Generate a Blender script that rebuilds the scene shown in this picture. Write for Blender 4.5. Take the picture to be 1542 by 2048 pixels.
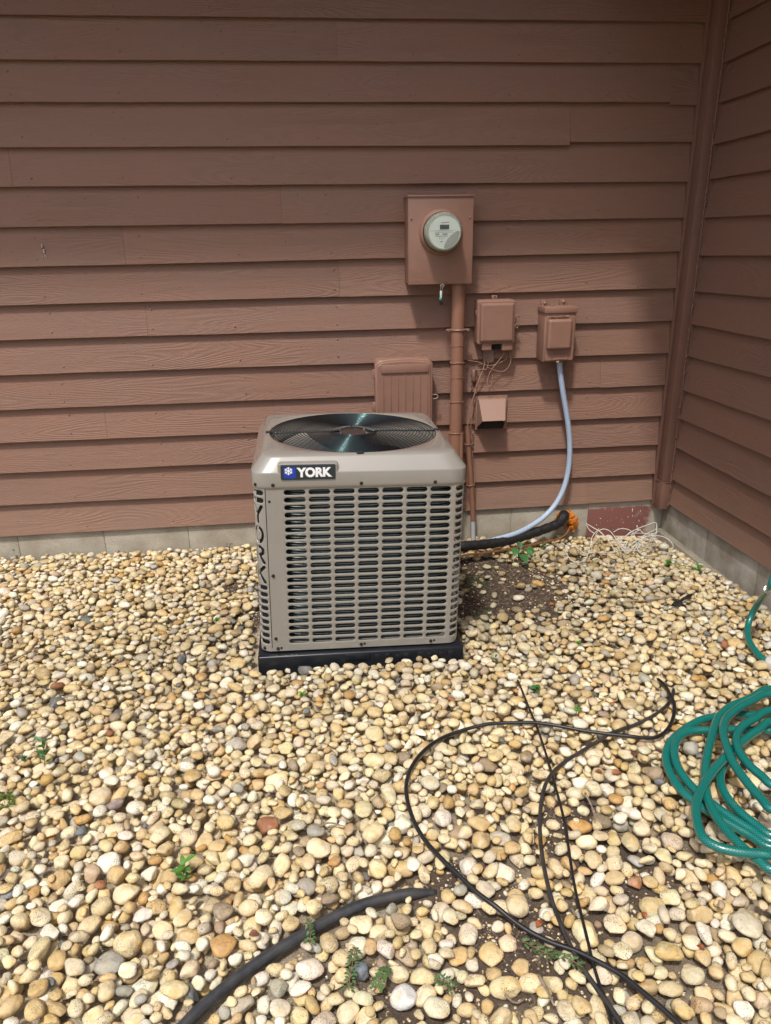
import bpy, bmesh, math, random
import numpy as np
from mathutils import Vector, Matrix, noise as mnoise

random.seed(7)
rng = np.random.default_rng(11)
R = math.radians
for o in list(bpy.data.objects):
    bpy.data.objects.remove(o)
C = bpy.context.scene.collection
SC = bpy.context.scene

# ------------------------------------------------------------------ camera
F_PX, PITCH, YAW, ROLL = 1469.95, 0.348352, 0.108596, -0.016657
CAM = np.array([0.0, -3.428134, 1.396883])
def cam_axes():
    cy, sy, cp, sp = math.cos(YAW), math.sin(YAW), math.cos(PITCH), math.sin(PITCH)
    f = np.array([sy*cp, cy*cp, -sp]); rt = np.array([cy, -sy, 0.0]); up = np.cross(rt, f)
    c, s = math.cos(ROLL), math.sin(ROLL)
    return rt*c + up*s, -rt*s + up*c, f
AX, AY, AZ = cam_axes()
cd = bpy.data.cameras.new('camera'); cam = bpy.data.objects.new('camera', cd); C.objects.link(cam)
cd.sensor_fit = 'HORIZONTAL'; cd.sensor_width = 36.0; cd.lens = 36.0*F_PX/1542.0
cd.clip_start = 0.02; cd.clip_end = 600
cam.matrix_world = Matrix(((AX[0], AY[0], -AZ[0], CAM[0]), (AX[1], AY[1], -AZ[1], CAM[1]), (AX[2], AY[2], -AZ[2], CAM[2]), (0, 0, 0, 1)))
SC.camera = cam
# ------------------------------------------------------------------ light
SUN_DIR = Vector((-0.50, -1.0, 2.02)).normalized()          # towards the sun
w = bpy.data.worlds.new('World'); SC.world = w; w.use_nodes = True
nt = w.node_tree; bg = nt.nodes['Background']
sky = nt.nodes.new('ShaderNodeTexSky'); sky.sky_type = 'NISHITA'; sky.sun_disc = False
sky.sun_elevation = math.asin(SUN_DIR.z); sky.sun_rotation = math.atan2(SUN_DIR.x, SUN_DIR.y)
sky.air_density = 1.0; sky.dust_density = 4.0; sky.ozone_density = 0.6
nt.links.new(sky.outputs[0], bg.inputs[0]); bg.inputs[1].default_value = 0.15
sd = bpy.data.lights.new('sun', 'SUN'); sd.energy = 2.6; sd.angle = R(5); sd.color = (1.0, 0.98, 0.935)
so = bpy.data.objects.new('sun', sd); C.objects.link(so)
so.rotation_euler = SUN_DIR.to_track_quat('Z', 'Y').to_euler(); so.location = (-3, -6, 9)
SC.view_settings.view_transform = 'Standard'; SC.view_settings.look = 'None'
SC.view_settings.exposure = 0.2; SC.view_settings.gamma = 1.0; SC.view_settings.use_curve_mapping = False

# ------------------------------------------------------------------ point helpers (rays of the lens met with real planes)
def ray(px, py):
    return (px-771.0)/F_PX*AX - (py-1024.0)/F_PX*AY + AZ
def hit(px, py, ax, val):
    d = ray(px, py); t = (val-CAM[ax])/d[ax]
    return CAM + t*d
def WB(px, py, y=0.0): return hit(px, py, 1, y)      # on a plane parallel to the long wall
def WR(px, py, x): return hit(px, py, 0, x)          # on a plane parallel to the return wall
def G(px, py, z=0.0): return hit(px, py, 2, z)       # on the ground
def project(P):
    d = P - CAM; z = d @ AZ
    return 771 + F_PX*(d @ AX)/z, 1024 - F_PX*(d @ AY)/z, z
XR = 1.82486

# ------------------------------------------------------------------ object helpers
ORG = {}
def thing(name, label, cat, loc=(0, 0, 0), group=None, rot=(0, 0, 0)):
    o = bpy.data.objects.new(name, None); C.objects.link(o); o.empty_display_size = 0.05
    o.location = loc; o.rotation_euler = rot
    o['label'] = label; o['category'] = cat
    if group: o['group'] = group
    ORG[o.name] = np.array(loc, float)
    return o
def tag(o, label, cat, group=None):
    o['label'] = label; o['category'] = cat
    if group: o['group'] = group
    return o

class MB:
    def __init__(s): s.v = []; s.f = []; s.n = 0; s.uv = {}
    def add(s, v, f):
        v = [tuple(map(float, p)) for p in v]; k = s.n
        s.v += v; s.f += [tuple(i+k for i in q) for q in f]; s.n += len(v); return k
    def box(s, a, b):
        x0, y0, z0 = a; x1, y1, z1 = b
        s.add([(x0,y0,z0),(x1,y0,z0),(x1,y1,z0),(x0,y1,z0),(x0,y0,z1),(x1,y0,z1),(x1,y1,z1),(x0,y1,z1)],
              [(0,3,2,1),(4,5,6,7),(0,1,5,4),(1,2,6,5),(2,3,7,6),(3,0,4,7)])
    def rbox(s, a, b, r=0.004, seg=2):
        bm = bmesh.new(); bmesh.ops.create_cube(bm, size=1.0)
        sz = [b[i]-a[i] for i in range(3)]; ce = [(a[i]+b[i])/2 for i in range(3)]
        for v in bm.verts: v.co = Vector([v.co[i]*sz[i]+ce[i] for i in range(3)])
        bmesh.ops.bevel(bm, geom=bm.edges[:], offset=min(r, 0.49*min(sz)), segments=seg, profile=0.5, affect='EDGES')
        s.bm(bm)
    def rplate(s, x0, x1, z0, z1, y0, y1, rc=0.01, re=0.003, seg=4):
        """plate facing -y: corners rounded by rc, front edge softened by re (y0 front, y1 back)"""
        def loop(ins, y):
            out = []; r = max(rc-ins, 0.0005)
            for cx, cz, a0 in ((x1-ins-r, z1-ins-r, 0), (x0+ins+r, z1-ins-r, 90), (x0+ins+r, z0+ins+r, 180), (x1-ins-r, z0+ins+r, 270)):
                for k in range(seg+1):
                    a = R(a0+90*k/seg); out.append((cx+r*math.cos(a), y, cz+r*math.sin(a)))
            return out
        L = [loop(0, y1), loop(0, y0+re), loop(re*0.3, y0+re*0.3), loop(re, y0)]
        n = len(L[0]); k = s.add([p for l in L for p in l], [])
        for a in range(3):
            for i in range(n):
                j = (i+1) % n
                s.f.append((k+a*n+i, k+a*n+j, k+(a+1)*n+j, k+(a+1)*n+i))
        s.f.append(tuple(k+3*n+i for i in range(n)))
    def bm(s, bm, M=None):
        if M is not None: bmesh.ops.transform(bm, matrix=M, verts=bm.verts[:])
        bm.verts.index_update()
        s.add([v.co[:] for v in bm.verts], [[v.index for v in f.verts] for f in bm.faces]); bm.free()
    def lathe(s, prof, o, axis='y', seg=32, cap=True):
        """prof: (radius, distance along axis)"""
        k = s.n; V = []
        for r, h in prof:
            for i in range(seg):
                a = 2*math.pi*i/seg; c, d = r*math.cos(a), r*math.sin(a)
                V.append({'y': (o[0]+c, o[1]+h, o[2]+d), 'z': (o[0]+c, o[1]+d, o[2]+h), 'x': (o[0]+h, o[1]+c, o[2]+d)}[axis])
        Fs = []
        for a in range(len(prof)-1):
            for i in range(seg):
                j = (i+1) % seg; Fs.append((a*seg+i, a*seg+j, (a+1)*seg+j, (a+1)*seg+i))
        if cap:
            Fs.append(tuple(range(seg))); Fs.append(tuple((len(prof)-1)*seg+i for i in range(seg)))
        s.add(V, Fs)
    def tube(s, P, r, seg=8, cap=True, closed=False):
        P = [np.array(p, float) for p in P]; n = len(P)
        rr = r if hasattr(r, '__len__') else [r]*n
        T = []
        for i in range(n):
            a = P[(i-1) % n] if (closed or i > 0) else P[i]; b = P[(i+1) % n] if (closed or i < n-1) else P[i]
            t = b-a; T.append(t/(np.linalg.norm(t)+1e-12))
        u = np.cross(T[0], (0, 0, 1)); 
        if np.linalg.norm(u) < 1e-3: u = np.cross(T[0], (1, 0, 0))
        u /= np.linalg.norm(u); V = []; UV = []; L = 0
        for i in range(n):
            u = u - T[i]*(u @ T[i]); u /= (np.linalg.norm(u)+1e-12); v = np.cross(T[i], u)
            if i: L += np.linalg.norm(P[i]-P[i-1])
            for k in range(seg):
                a = 2*math.pi*k/seg; V.append(P[i]+rr[i]*(u*math.cos(a)+v*math.sin(a))); UV.append((L, k/seg))
        Fs = []
        for i in range(n if closed else n-1):
            for k in range(seg):
                j = (k+1) % seg; i2 = (i+1) % n
                Fs.append((i*seg+k, i*seg+j, i2*seg+j, i2*seg+k))
        if cap and not closed:
            Fs.append(tuple(range(seg))[::-1]); Fs.append(tuple((n-1)*seg+k for k in range(seg)))
        k0 = s.add(V, Fs)
        for i, q in enumerate(UV): s.uv[k0+i] = q
    def build(s, name, m, parent=None, smooth=None, local=False, org=None):
        me = bpy.data.meshes.new(name)
        v = np.array(s.v, float)
        if parent is not None and not local: v = v - ORG[parent.name]
        if org is not None: v = v - np.array(org, float)
        me.from_pydata(v.tolist(), [], s.f); me.materials.append(m)
        if s.uv:
            ul = me.uv_layers.new(name='tube')
            for poly in me.polygons:
                ks = [s.uv.get(me.loops[li].vertex_index, (0, 0)) for li in poly.loop_indices]
                wrap = max(q[1] for q in ks)-min(q[1] for q in ks) > 0.5
                for li, q in zip(poly.loop_indices, ks):
                    ul.data[li].uv = (q[0], q[1]+1 if wrap and q[1] < 0.5 else q[1])
        if smooth is not None:
            me.polygons.foreach_set('use_smooth', [True]*len(me.polygons))
            if smooth < 180: me.set_sharp_from_angle(angle=R(smooth))
            for pg in me.polygons:
                if len(pg.vertices) > 7: pg.use_smooth = False
        o = bpy.data.objects.new(name, me); C.objects.link(o)
        if parent is not None:
            o.parent = parent; ORG[o.name] = np.zeros(3) if local else ORG[parent.name]
        elif org is not None:
            o.location = org; ORG[o.name] = np.array(org, float)
        else: ORG[o.name] = np.zeros(3)
        return o
def copy_part(o, parent, loc=(0, 0, 0), rot=None):
    c = o.copy(); C.objects.link(c); c.parent = parent; c.location = loc
    if rot is not None: c.rotation_euler = rot
    return c

def crom(P, step=0.02, closed=False):
    """centripetal Catmull-Rom through P, resampled evenly"""
    P = [np.array(p, float) for p in P]; n = len(P); out = []
    g = lambda i: P[i % n] if closed else (P[i] if 0 <= i < n else (2*P[0]-P[1] if i < 0 else 2*P[-1]-P[-2]))
    tt = np.linspace(0, 1, 25)[:-1, None]
    for i in range(n if closed else n-1):
        a, b, c, d = g(i-1), g(i), g(i+1), g(i+2)
        t1 = max(1e-6, np.linalg.norm(b-a)**.5); t2 = t1+max(1e-6, np.linalg.norm(c-b)**.5); t3 = t2+max(1e-6, np.linalg.norm(d-c)**.5)
        t = t1+(t2-t1)*tt
        A1 = (t1-t)/t1*a+t/t1*b; A2 = (t2-t)/(t2-t1)*b+(t-t1)/(t2-t1)*c; A3 = (t3-t)/(t3-t2)*c+(t-t2)/(t3-t2)*d
        B1 = (t2-t)/t2*A1+t/t2*A2; B2 = (t3-t)/(t3-t1)*A2+(t-t1)/(t3-t1)*A3
        out += list((t2-t)/(t2-t1)*B1+(t-t1)/(t2-t1)*B2)
    if not closed: out.append(P[-1])
    A = np.array(out)
    if closed: A = np.vstack([A, A[:1]])
    L = np.concatenate([[0], np.cumsum(np.linalg.norm(np.diff(A, axis=0), axis=1))])
    m = max(4, int(L[-1]/step)); q = np.linspace(0, L[-1], m+1)
    B = np.stack([np.interp(q, L, A[:, k]) for k in range(3)], 1)
    return B[:-1] if closed else B

# ------------------------------------------------------------------ materials
def newmat(name):
    m = bpy.data.materials.new(name); m.use_nodes = True
    return m, m.node_tree.nodes, m.node_tree.links, m.node_tree.nodes['Principled BSDF']
def nd(ns, t, **k):
    n = ns.new(t)
    for a, b in k.items():
        if a.startswith('i_'):
            key = a[2:]; key = int(key) if key.isdigit() else key
            n.inputs[key].default_value = b
        else: setattr(n, a, b)
    return n
def mat(name, col, rough=0.5, metal=0.0, spec=0.5, var=0.0, vscale=8.0, col2=None, bump=0.0, bscale=300.0, bdist=0.001, coat=0.0, speck=None, detail=4.0):
    m, ns, lk, b = newmat(name)
    b.inputs['Base Color'].default_value = (*col, 1); b.inputs['Roughness'].default_value = rough
    b.inputs['Metallic'].default_value = metal; b.inputs['Specular IOR Level'].default_value = spec
    b.inputs['Coat Weight'].default_value = coat; b.inputs['Coat Roughness'].default_value = 0.06
    tc = nd(ns, 'ShaderNodeNewGeometry')
    last = None
    if var or col2:
        c2 = col2 or tuple(max(0, c*(1-var)) for c in col)
        n = nd(ns, 'ShaderNodeTexNoise', i_Scale=vscale, i_Detail=detail, i_Roughness=0.6); lk.new(tc.outputs['Position'], n.inputs['Vector'])
        rp = nd(ns, 'ShaderNodeMapRange'); rp.inputs[1].default_value = 0.35; rp.inputs[2].default_value = 0.65; lk.new(n.outputs[0], rp.inputs[0])
        mx = nd(ns, 'ShaderNodeMix', data_type='RGBA'); mx.inputs[6].default_value = (*col, 1); mx.inputs[7].default_value = (*c2, 1)
        lk.new(rp.outputs[0], mx.inputs[0]); last = mx.outputs[2]
    if speck:
        sc, thr, sc_col = speck
        n = nd(ns, 'ShaderNodeTexNoise', i_Scale=sc, i_Detail=2.0); lk.new(tc.outputs['Position'], n.inputs['Vector'])
        rp = nd(ns, 'ShaderNodeMapRange'); rp.inputs[1].default_value = thr; rp.inputs[2].default_value = thr+0.05; lk.new(n.outputs[0], rp.inputs[0])
        mx = nd(ns, 'ShaderNodeMix', data_type='RGBA'); mx.inputs[6].default_value = (*col, 1); mx.inputs[7].default_value = (*sc_col, 1)
        if last is not None: lk.new(last, mx.inputs[6])
        lk.new(rp.outputs[0], mx.inputs[0]); last = mx.outputs[2]
    if last is not None: lk.new(last, b.inputs['Base Color'])
    if bump:
        n = nd(ns, 'ShaderNodeTexNoise', i_Scale=bscale, i_Detail=3.0); lk.new(tc.outputs['Position'], n.inputs['Vector'])
        bp = nd(ns, 'ShaderNodeBump', i_Strength=bump, i_Distance=bdist); lk.new(n.outputs[0], bp.inputs['Height']); lk.new(bp.outputs[0], b.inputs['Normal'])
    return m

PAINT = (0.242, 0.134, 0.095)
def siding_mat(name, along):
    """thick paint over sawn cedar: contour lines of a stretched noise make the cathedral grain"""
    m, ns, lk, b = newmat(name)
    b.inputs['Roughness'].default_value = 0.62; b.inputs['Specular IOR Level'].default_value = 0.35
    g = nd(ns, 'ShaderNodeNewGeometry'); oi = nd(ns, 'ShaderNodeObjectInfo')
    mul = nd(ns, 'ShaderNodeMath', operation='MULTIPLY'); mul.inputs[1].default_value = 37.0; lk.new(oi.outputs['Random'], mul.inputs[0])
    off = nd(ns, 'ShaderNodeCombineXYZ'); lk.new(mul.outputs[0], off.inputs[0]); lk.new(mul.outputs[0], off.inputs[1])
    ad = nd(ns, 'ShaderNodeVectorMath', operation='ADD'); lk.new(g.outputs['Position'], ad.inputs[0]); lk.new(off.outputs[0], ad.inputs[1])
    def scaled(a, c):
        v = nd(ns, 'ShaderNodeVectorMath', operation='MULTIPLY')
        v.inputs[1].default_value = (a, 0, c) if along == 'x' else (0, a, c)
        lk.new(ad.outputs[0], v.inputs[0]); return v.outputs[0]
    n1 = nd(ns, 'ShaderNodeTexNoise', i_Scale=1.0, i_Detail=1.5, i_Roughness=0.35); lk.new(scaled(0.95, 8.5), n1.inputs['Vector'])
    s1 = nd(ns, 'ShaderNodeMath', operation='MULTIPLY'); s1.inputs[1].default_value = 230.0; lk.new(n1.outputs[0], s1.inputs[0])
    sn = nd(ns, 'ShaderNodeMath', operation='SINE'); lk.new(s1.outputs[0], sn.inputs[0])
    # where the grain telegraphs through the paint and where it does not
    n2 = nd(ns, 'ShaderNodeTexNoise', i_Scale=1.0, i_Detail=2.0); lk.new(scaled(2.2, 6.0), n2.inputs['Vector'])
    mr = nd(ns, 'ShaderNodeMapRange'); mr.inputs[1].default_value = 0.40; mr.inputs[2].default_value = 0.62; mr.inputs[3].default_value = 0.12; lk.new(n2.outputs[0], mr.inputs[0])
    gm = nd(ns, 'ShaderNodeMath', operation='MULTIPLY'); lk.new(sn.outputs[0], gm.inputs[0]); lk.new(mr.outputs[0], gm.inputs[1])
    n3 = nd(ns, 'ShaderNodeTexNoise', i_Scale=1.0, i_Detail=5.0, i_Roughness=0.65); lk.new(scaled(60, 260), n3.inputs['Vector'])
    n4 = nd(ns, 'ShaderNodeTexNoise', i_Scale=1.0, i_Detail=2.0); lk.new(scaled(3.0, 26), n4.inputs['Vector'])
    n6 = nd(ns, 'ShaderNodeTexNoise', i_Scale=1.0, i_Detail=1.0); lk.new(scaled(75, 2.0), n6.inputs['Vector'])   # drips
    h1 = nd(ns, 'ShaderNodeMath', operation='MULTIPLY_ADD'); lk.new(gm.outputs[0], h1.inputs[0]); h1.inputs[1].default_value = 0.24; lk.new(n3.outputs[0], h1.inputs[2])
    h2 = nd(ns, 'ShaderNodeMath', operation='MULTIPLY_ADD'); lk.new(n4.outputs[0], h2.inputs[0]); h2.inputs[1].default_value = 1.2; lk.new(h1.outputs[0], h2.inputs[2])
    h3 = nd(ns, 'ShaderNodeMath', operation='MULTIPLY_ADD'); lk.new(n6.outputs[0], h3.inputs[0]); h3.inputs[1].default_value = 0.35; lk.new(h2.outputs[0], h3.inputs[2])
    bp = nd(ns, 'ShaderNodeBump', i_Strength=0.95, i_Distance=0.0022); lk.new(h3.outputs[0], bp.inputs['Height']); lk.new(bp.outputs[0], b.inputs['Normal'])
    # paint: slow fading plus dust and small dark specks
    n5 = nd(ns, 'ShaderNodeTexNoise', i_Scale=1.0, i_Detail=4.0, i_Roughness=0.6); lk.new(scaled(2.0, 4.0), n5.inputs['Vector'])
    r5 = nd(ns, 'ShaderNodeMapRange'); r5.inputs[1].default_value = 0.3; r5.inputs[2].default_value = 0.7; lk.new(n5.outputs[0], r5.inputs[0])
    mx = nd(ns, 'ShaderNodeMix', data_type='RGBA'); lk.new(r5.outputs[0], mx.inputs[0])
    mx.inputs[6].default_value = (PAINT[0]*1.02, PAINT[1]*0.97, PAINT[2]*0.94, 1); mx.inputs[7].default_value = (PAINT[0]*0.93, PAINT[1]*1.0, PAINT[2]*1.05, 1)
    hv = nd(ns, 'ShaderNodeMapRange'); hv.inputs[3].default_value = 0.93; hv.inputs[4].default_value = 1.06; lk.new(oi.outputs['Random'], hv.inputs[0])
    gv = nd(ns, 'ShaderNodeMapRange'); gv.inputs[1].default_value = -1.0; gv.inputs[2].default_value = 1.0; gv.inputs[3].default_value = 0.95; gv.inputs[4].default_value = 1.04; lk.new(gm.outputs[0], gv.inputs[0])
    vv = nd(ns, 'ShaderNodeMath', operation='MULTIPLY'); lk.new(hv.outputs[0], vv.inputs[0]); lk.new(gv.outputs[0], vv.inputs[1])
    hs = nd(ns, 'ShaderNodeHueSaturation'); lk.new(vv.outputs[0], hs.inputs['Value']); lk.new(mx.outputs[2], hs.inputs['Color'])
    sp = nd(ns, 'ShaderNodeTexNoise', i_Scale=90.0, i_Detail=1.0); lk.new(ad.outputs[0], sp.inputs['Vector'])
    sr = nd(ns, 'ShaderNodeMapRange'); sr.inputs[1].default_value = 0.765; sr.inputs[2].default_value = 0.81; lk.new(sp.outputs[0], sr.inputs[0])
    m2 = nd(ns, 'ShaderNodeMix', data_type='RGBA'); lk.new(sr.outputs[0], m2.inputs[0]); lk.new(hs.outputs[0], m2.inputs[6]); m2.inputs[7].default_value = (0.09, 0.05, 0.04, 1)
    # rain splashed dust low on the wall
    sz = nd(ns, 'ShaderNodeSeparateXYZ'); lk.new(g.outputs['Position'], sz.inputs[0])
    ds = nd(ns, 'ShaderNodeMath', operation='MULTIPLY_ADD'); lk.new(n5.outputs[0], ds.inputs[0]); ds.inputs[1].default_value = 0.35; lk.new(sz.outputs['Z'], ds.inputs[2])
    dr = nd(ns, 'ShaderNodeMapRange'); dr.inputs[1].default_value = 0.28; dr.inputs[2].default_value = 0.60; dr.inputs[3].default_value = 0.16; dr.inputs[4].default_value = 0.0; lk.new(ds.outputs[0], dr.inputs[0])
    m4 = nd(ns, 'ShaderNodeMix', data_type='RGBA'); lk.new(dr.outputs[0], m4.inputs[0]); lk.new(m2.outputs[2], m4.inputs[6]); m4.inputs[7].default_value = (0.36, 0.27, 0.19, 1)
    lk.new(m4.outputs[2], b.inputs['Base Color'])
    return m
M_SIDE = siding_mat('painted siding', 'x'); M_SIDER = siding_mat('painted siding return', 'y')
M_TRIM = mat('painted trim', (0.215, 0.114, 0.082), 0.55, bump=0.35, bscale=120, bdist=0.001, var=0.12)
M_BOX = mat('painted metal', (0.262, 0.140, 0.100), 0.5, bump=0.08, bscale=500, bdist=0.0006, var=0.10, vscale=14)
M_PIPE = mat('painted conduit', (0.262, 0.126, 0.080), 0.5, bump=0.12, bscale=350, bdist=0.0006, var=0.10, vscale=18)
M_SOFF = mat('soffit paint', (0.23, 0.11, 0.085), 0.7)
M_DARK = mat('dark void', (0.012, 0.012, 0.013), 0.8)
M_MURK = mat('painted vent shade', (0.045, 0.036, 0.030), 0.9, var=.5, vscale=60)
M_BLACK = mat('black plastic', (0.010, 0.0125, 0.017), 0.36, bump=0.15, bscale=180, bdist=0.0008, var=0.3, vscale=20)
M_TAN = mat('tan enamel', (0.268, 0.252, 0.222), 0.22, spec=0.5, coat=0.9, var=0.04, vscale=5, bump=0.02, bscale=18, bdist=0.002)
M_STEEL = mat('bright zinc', (0.6, 0.6, 0.6), 0.25, metal=1.0)
M_ALU = mat('aluminium blade', (0.30, 0.285, 0.26), 0.5, metal=0.15)
M_WIRE = mat('black gloss wire', (0.012, 0.012, 0.014), 0.16, spec=0.7)
M_WIRE.node_tree.nodes['Principled BSDF'].inputs['Specular Tint'].default_value = (0.55, 0.95, 1.0, 1)  # teal reflection tint stands in for the iridescent glint
M_SCREW = mat('dark screw', (0.03, 0.028, 0.026), 0.4, metal=0.5)
M_WHITE = mat('white print', (0.82, 0.83, 0.84), 0.4)
M_BLUE = mat('blue print', (0.008, 0.045, 0.36), 0.4)
# ================================================================== SETTING: house walls
BL = [28.4,118.4,204.8,293,374.1,455,535.6,611.3,681.6,751.3,820.8,886.7,948.2,1012.1,1073.3]
BR = [(1414,43.6),(1405.6,125.7),(1336,205),(1387.7,288),(1379,363.5),(1371,435),(1363.8,503.2),(1354.5,576),(1346,642),(1339.4,706.4),(1333.8,769.8),(1326.8,832.6),(1319.5,889.7),(1311.9,947.8),(1305.6,1000)]
RL = [(1457,38),(1444,126.6),(1434,207.4),(1423.7,290),(1416,359),(1406,435.7),(1397,511.3),(1389,583.1),(1379,648),(1372.6,712),(1364,780),(1357.7,836.6),(1349.4,893.7),(1342.8,958.4),(1337,1008)]
RR = [None,81.5,170.5,259.3,339.3,429.8,511.3,596,680,755.9,842,917,995,1076,1142.7]
ROWS, ROWSR = [], []
for i in range(15):
    a = WB(0, BL[i]); b = WB(*BR[i]); ROWS.append((a[0], a[2], b[0], b[2]))
    a = WR(*RL[i], XR); b = WR(1542, RR[i], XR) if RR[i] else np.array([XR, a[1]-0.9, a[2]])
    ROWSR.append((a[1], a[2], b[1], b[2]))
def zrow(i, t, rows):
    if i < 0: return zrow(0, t, rows)-0.152*i
    a, za, b, zb = rows[i]; return za+(zb-za)*(t-a)/(b-a)
def board(i, t0, t1, rows, axis, dz=0.0, seed=0):
    """one lap board: lip proud at the bottom, top edge tucked under the board above"""
    mb = MB(); n = max(2, int(abs(t1-t0)/0.06)); ph = seed*3.7
    sec = []
    for k in range(n+1):
        t = t0+(t1-t0)*k/n; z = zrow(i, t, rows)+dz+0.0012*mnoise.noise((t*5, ph, 0)); zt = zrow(i-1, t, rows)+0.020
        p = 0.0022*mnoise.noise((t*1.7, ph+9, 0))
        pts = [(p, z+0.0016), (0.0016+p, z), (0.0075+p, z), (0.0315, zt), (0.0265, zt), (0.0132+p*0.5, (z+zt)/2)]
        sec += [((t, q, zz) if axis == 'x' else (XR+q, t, zz)) for q, zz in pts]
    F = []
    for k in range(n):
        for a in range(6):
            b = (a+1) % 6; F.append((k*6+a, k*6+b, (k+1)*6+b, (k+1)*6+a))
    F += [tuple(range(6)), tuple(n*6+a for a in range(6))]
    mb.add(sec, F); return mb
def fix_normals(o):
    bm = bmesh.new(); bm.from_mesh(o.data); bmesh.ops.recalc_face_normals(bm, faces=bm.faces[:]); bm.to_mesh(o.data); bm.free()

wallA = thing('house_wall', 'long brown lap-sided wall behind the air conditioner carrying the meter', 'wall', (0, 0, 0))
wallB = thing('house_wall', 'brown lap-sided return wall at the edge above the green hose', 'wall', (XR, -1.0, 0))
JOINTS = {1: [675], 2: [1341], 3: [1140], 4: [25], 5: [564], 6: [250], 7: [680], 8: [295], 10: [1198], 11: [212, 551], 14: [1171]}
XL, XE = -3.3, None
nails = MB()
for i in range(-4, 15):
    xe = 1.7655
    js = [WB(p, (BL[i]+BR[i][1])/2)[0] for p in JOINTS.get(i, [])]
    if i % 2 == 0: js = [-2.75+0.04*i] + js
    xs = [XL]+sorted(js)+[xe]
    for k in range(len(xs)-1):
        dz = 0.0 if k == 0 else rng.uniform(-0.002, 0.002)
        if i == 2 and k == len(xs)-2: dz = -0.009
        if i == 3 and k == len(xs)-2: dz = 0.009
        if i == 3 and k == len(xs)-3: dz = -0.003
        o = board(i, xs[k]+0.0004, xs[k+1]-0.0004, ROWS, 'x', dz, seed=i*5+k).build('siding_board', M_SIDE, wallA, smooth=25); fix_normals(o)
    for x in np.arange(-3.1, 1.75, 0.405):
        xx = x+rng.uniform(-.03, .03)
        for zf in ((0.2,) if rng.random() < .6 else (0.2, 0.72)):
            z = zrow(i, xx, ROWS)+0.152*zf+rng.uniform(-.006, .006)
            nails.lathe([(0.0045, 0.002), (0.0042, -0.0016), (0.0025, -0.0024)], (xx, 0.0230*zf, z), 'y', 10)
no = nails.build('nail_heads', M_SIDE, wallA, smooth=60); no['kind'] = 'stuff'
for i in range(-4, 15):
    o = board(i, -0.062, -4.6, ROWSR, 'y', 0, seed=100+i).build('siding_board', M_SIDER, wallB, smooth=25); fix_normals(o)
sh = MB(); sh.box((XL, 0.034, 0.145), (2.1, 0.15, 2.74)); sh.build('sheathing', M_DARK, wallA)
sh = MB(); sh.box((XR+0.034, -4.6, 0.145), (XR+0.15, 0.02, 2.74)); sh.build('sheathing', M_DARK, wallB)
# inside corner trim: flat board on each wall and a square bead between them
zt = 2.75
ct = MB(); ct.rbox((1.7659, -0.004, 0.112), (1.7795, 0.024, zt), 0.0015); a_ = ct.build('corner_board', M_TRIM, wallA, smooth=30)
ct = MB(); ct.rbox((1.7790, -0.0632, 0.100), (1.8240, 0.006, 0.2458), 0.0018); ct.rbox((1.7790, -0.063, 0.2470), (1.8240, 0.006, zt), 0.0018); ct.build('corner_bead', M_TRIM, wallA, smooth=30)
ct = MB(); ct.rbox((1.8235, -0.0625, 0.112), (1.86, -0.02, zt), 0.002); ct.build('corner_board', M_TRIM, wallB, smooth=30)
ck = MB()
P = [(1.8225+rng.uniform(-.002, .002), -0.0645+rng.uniform(-.002, .002), z) for z in np.arange(0.115, zt, 0.006)]
ck.tube(P, [0.0025+0.0022*abs(rng.normal()) for _ in P], 6)
ck.tube([(1.762, -0.008, 0.2475), (1.775, -0.010, 0.247), (1.779, -0.040, 0.245), (1.781, -0.0635, 0.245), (1.80, -0.0645, 0.244), (1.822, -0.066, 0.243)], 0.0020, 6)
c_ = ck.build('caulk_bead', M_TRIM, wallA, smooth=180)
# eaves that shade the upper boards
OV, ZS = 0.72, 2.80
M_ROOF = mat('roof shingle', (0.08, 0.075, 0.07), 0.9, bump=0.4, bscale=60, bdist=0.003)
e = MB(); e.box((-3.4, -OV, ZS), (2.1, 0.02, ZS+0.012)); e.build('soffit', M_SOFF, wallA)
e = MB(); e.rbox((-3.4, -OV-0.022, ZS-0.012), (2.1, -OV-0.001, ZS+0.15), 0.003); e.build('fascia', M_SOFF, wallA)
e = MB(); e.add([(-3.4, -OV-0.07, ZS+0.155), (2.1, -OV-0.07, ZS+0.155), (2.1, 1.6, ZS+0.9), (-3.4, 1.6, ZS+0.9), (-3.4, -OV-0.07, ZS+0.17), (2.1, -OV-0.07, ZS+0.17), (2.1, 1.6, ZS+0.915), (-3.4, 1.6, ZS+0.915)], [(0,3,2,1),(4,5,6,7),(0,1,5,4),(1,2,6,5),(2,3,7,6),(3,0,4,7)]); e.build('roof', M_ROOF, wallA)
ZR, OVR = 2.43, 0.53; xo = XR-OVR
e = MB(); e.box((xo, -4.8, ZR+0.002), (XR+0.03, 0.03, ZR+0.014)); e.build('soffit', M_SOFF, wallB)
e = MB(); e.rbox((xo-0.022, -4.8, ZR-0.013), (xo-0.001, -0.001, ZR+0.15), 0.003); e.build('fascia', M_SOFF, wallB)
e = MB(); e.add([(xo-0.07, -4.9, ZR+0.156), (xo-0.07, -0.002, ZR+0.156), (xo+2.0, -0.002, ZR+1.05), (xo+2.0, -4.9, ZR+1.05), (xo-0.07, -4.9, ZR+0.171), (xo-0.07, -0.002, ZR+0.171), (xo+2.0, -0.002, ZR+1.065), (xo+2.0, -4.9, ZR+1.065)], [(0,3,2,1),(4,5,6,7),(0,1,5,4),(1,2,6,5),(2,3,7,6),(3,0,4,7)]); e.build('roof', M_ROOF, wallB)
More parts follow.
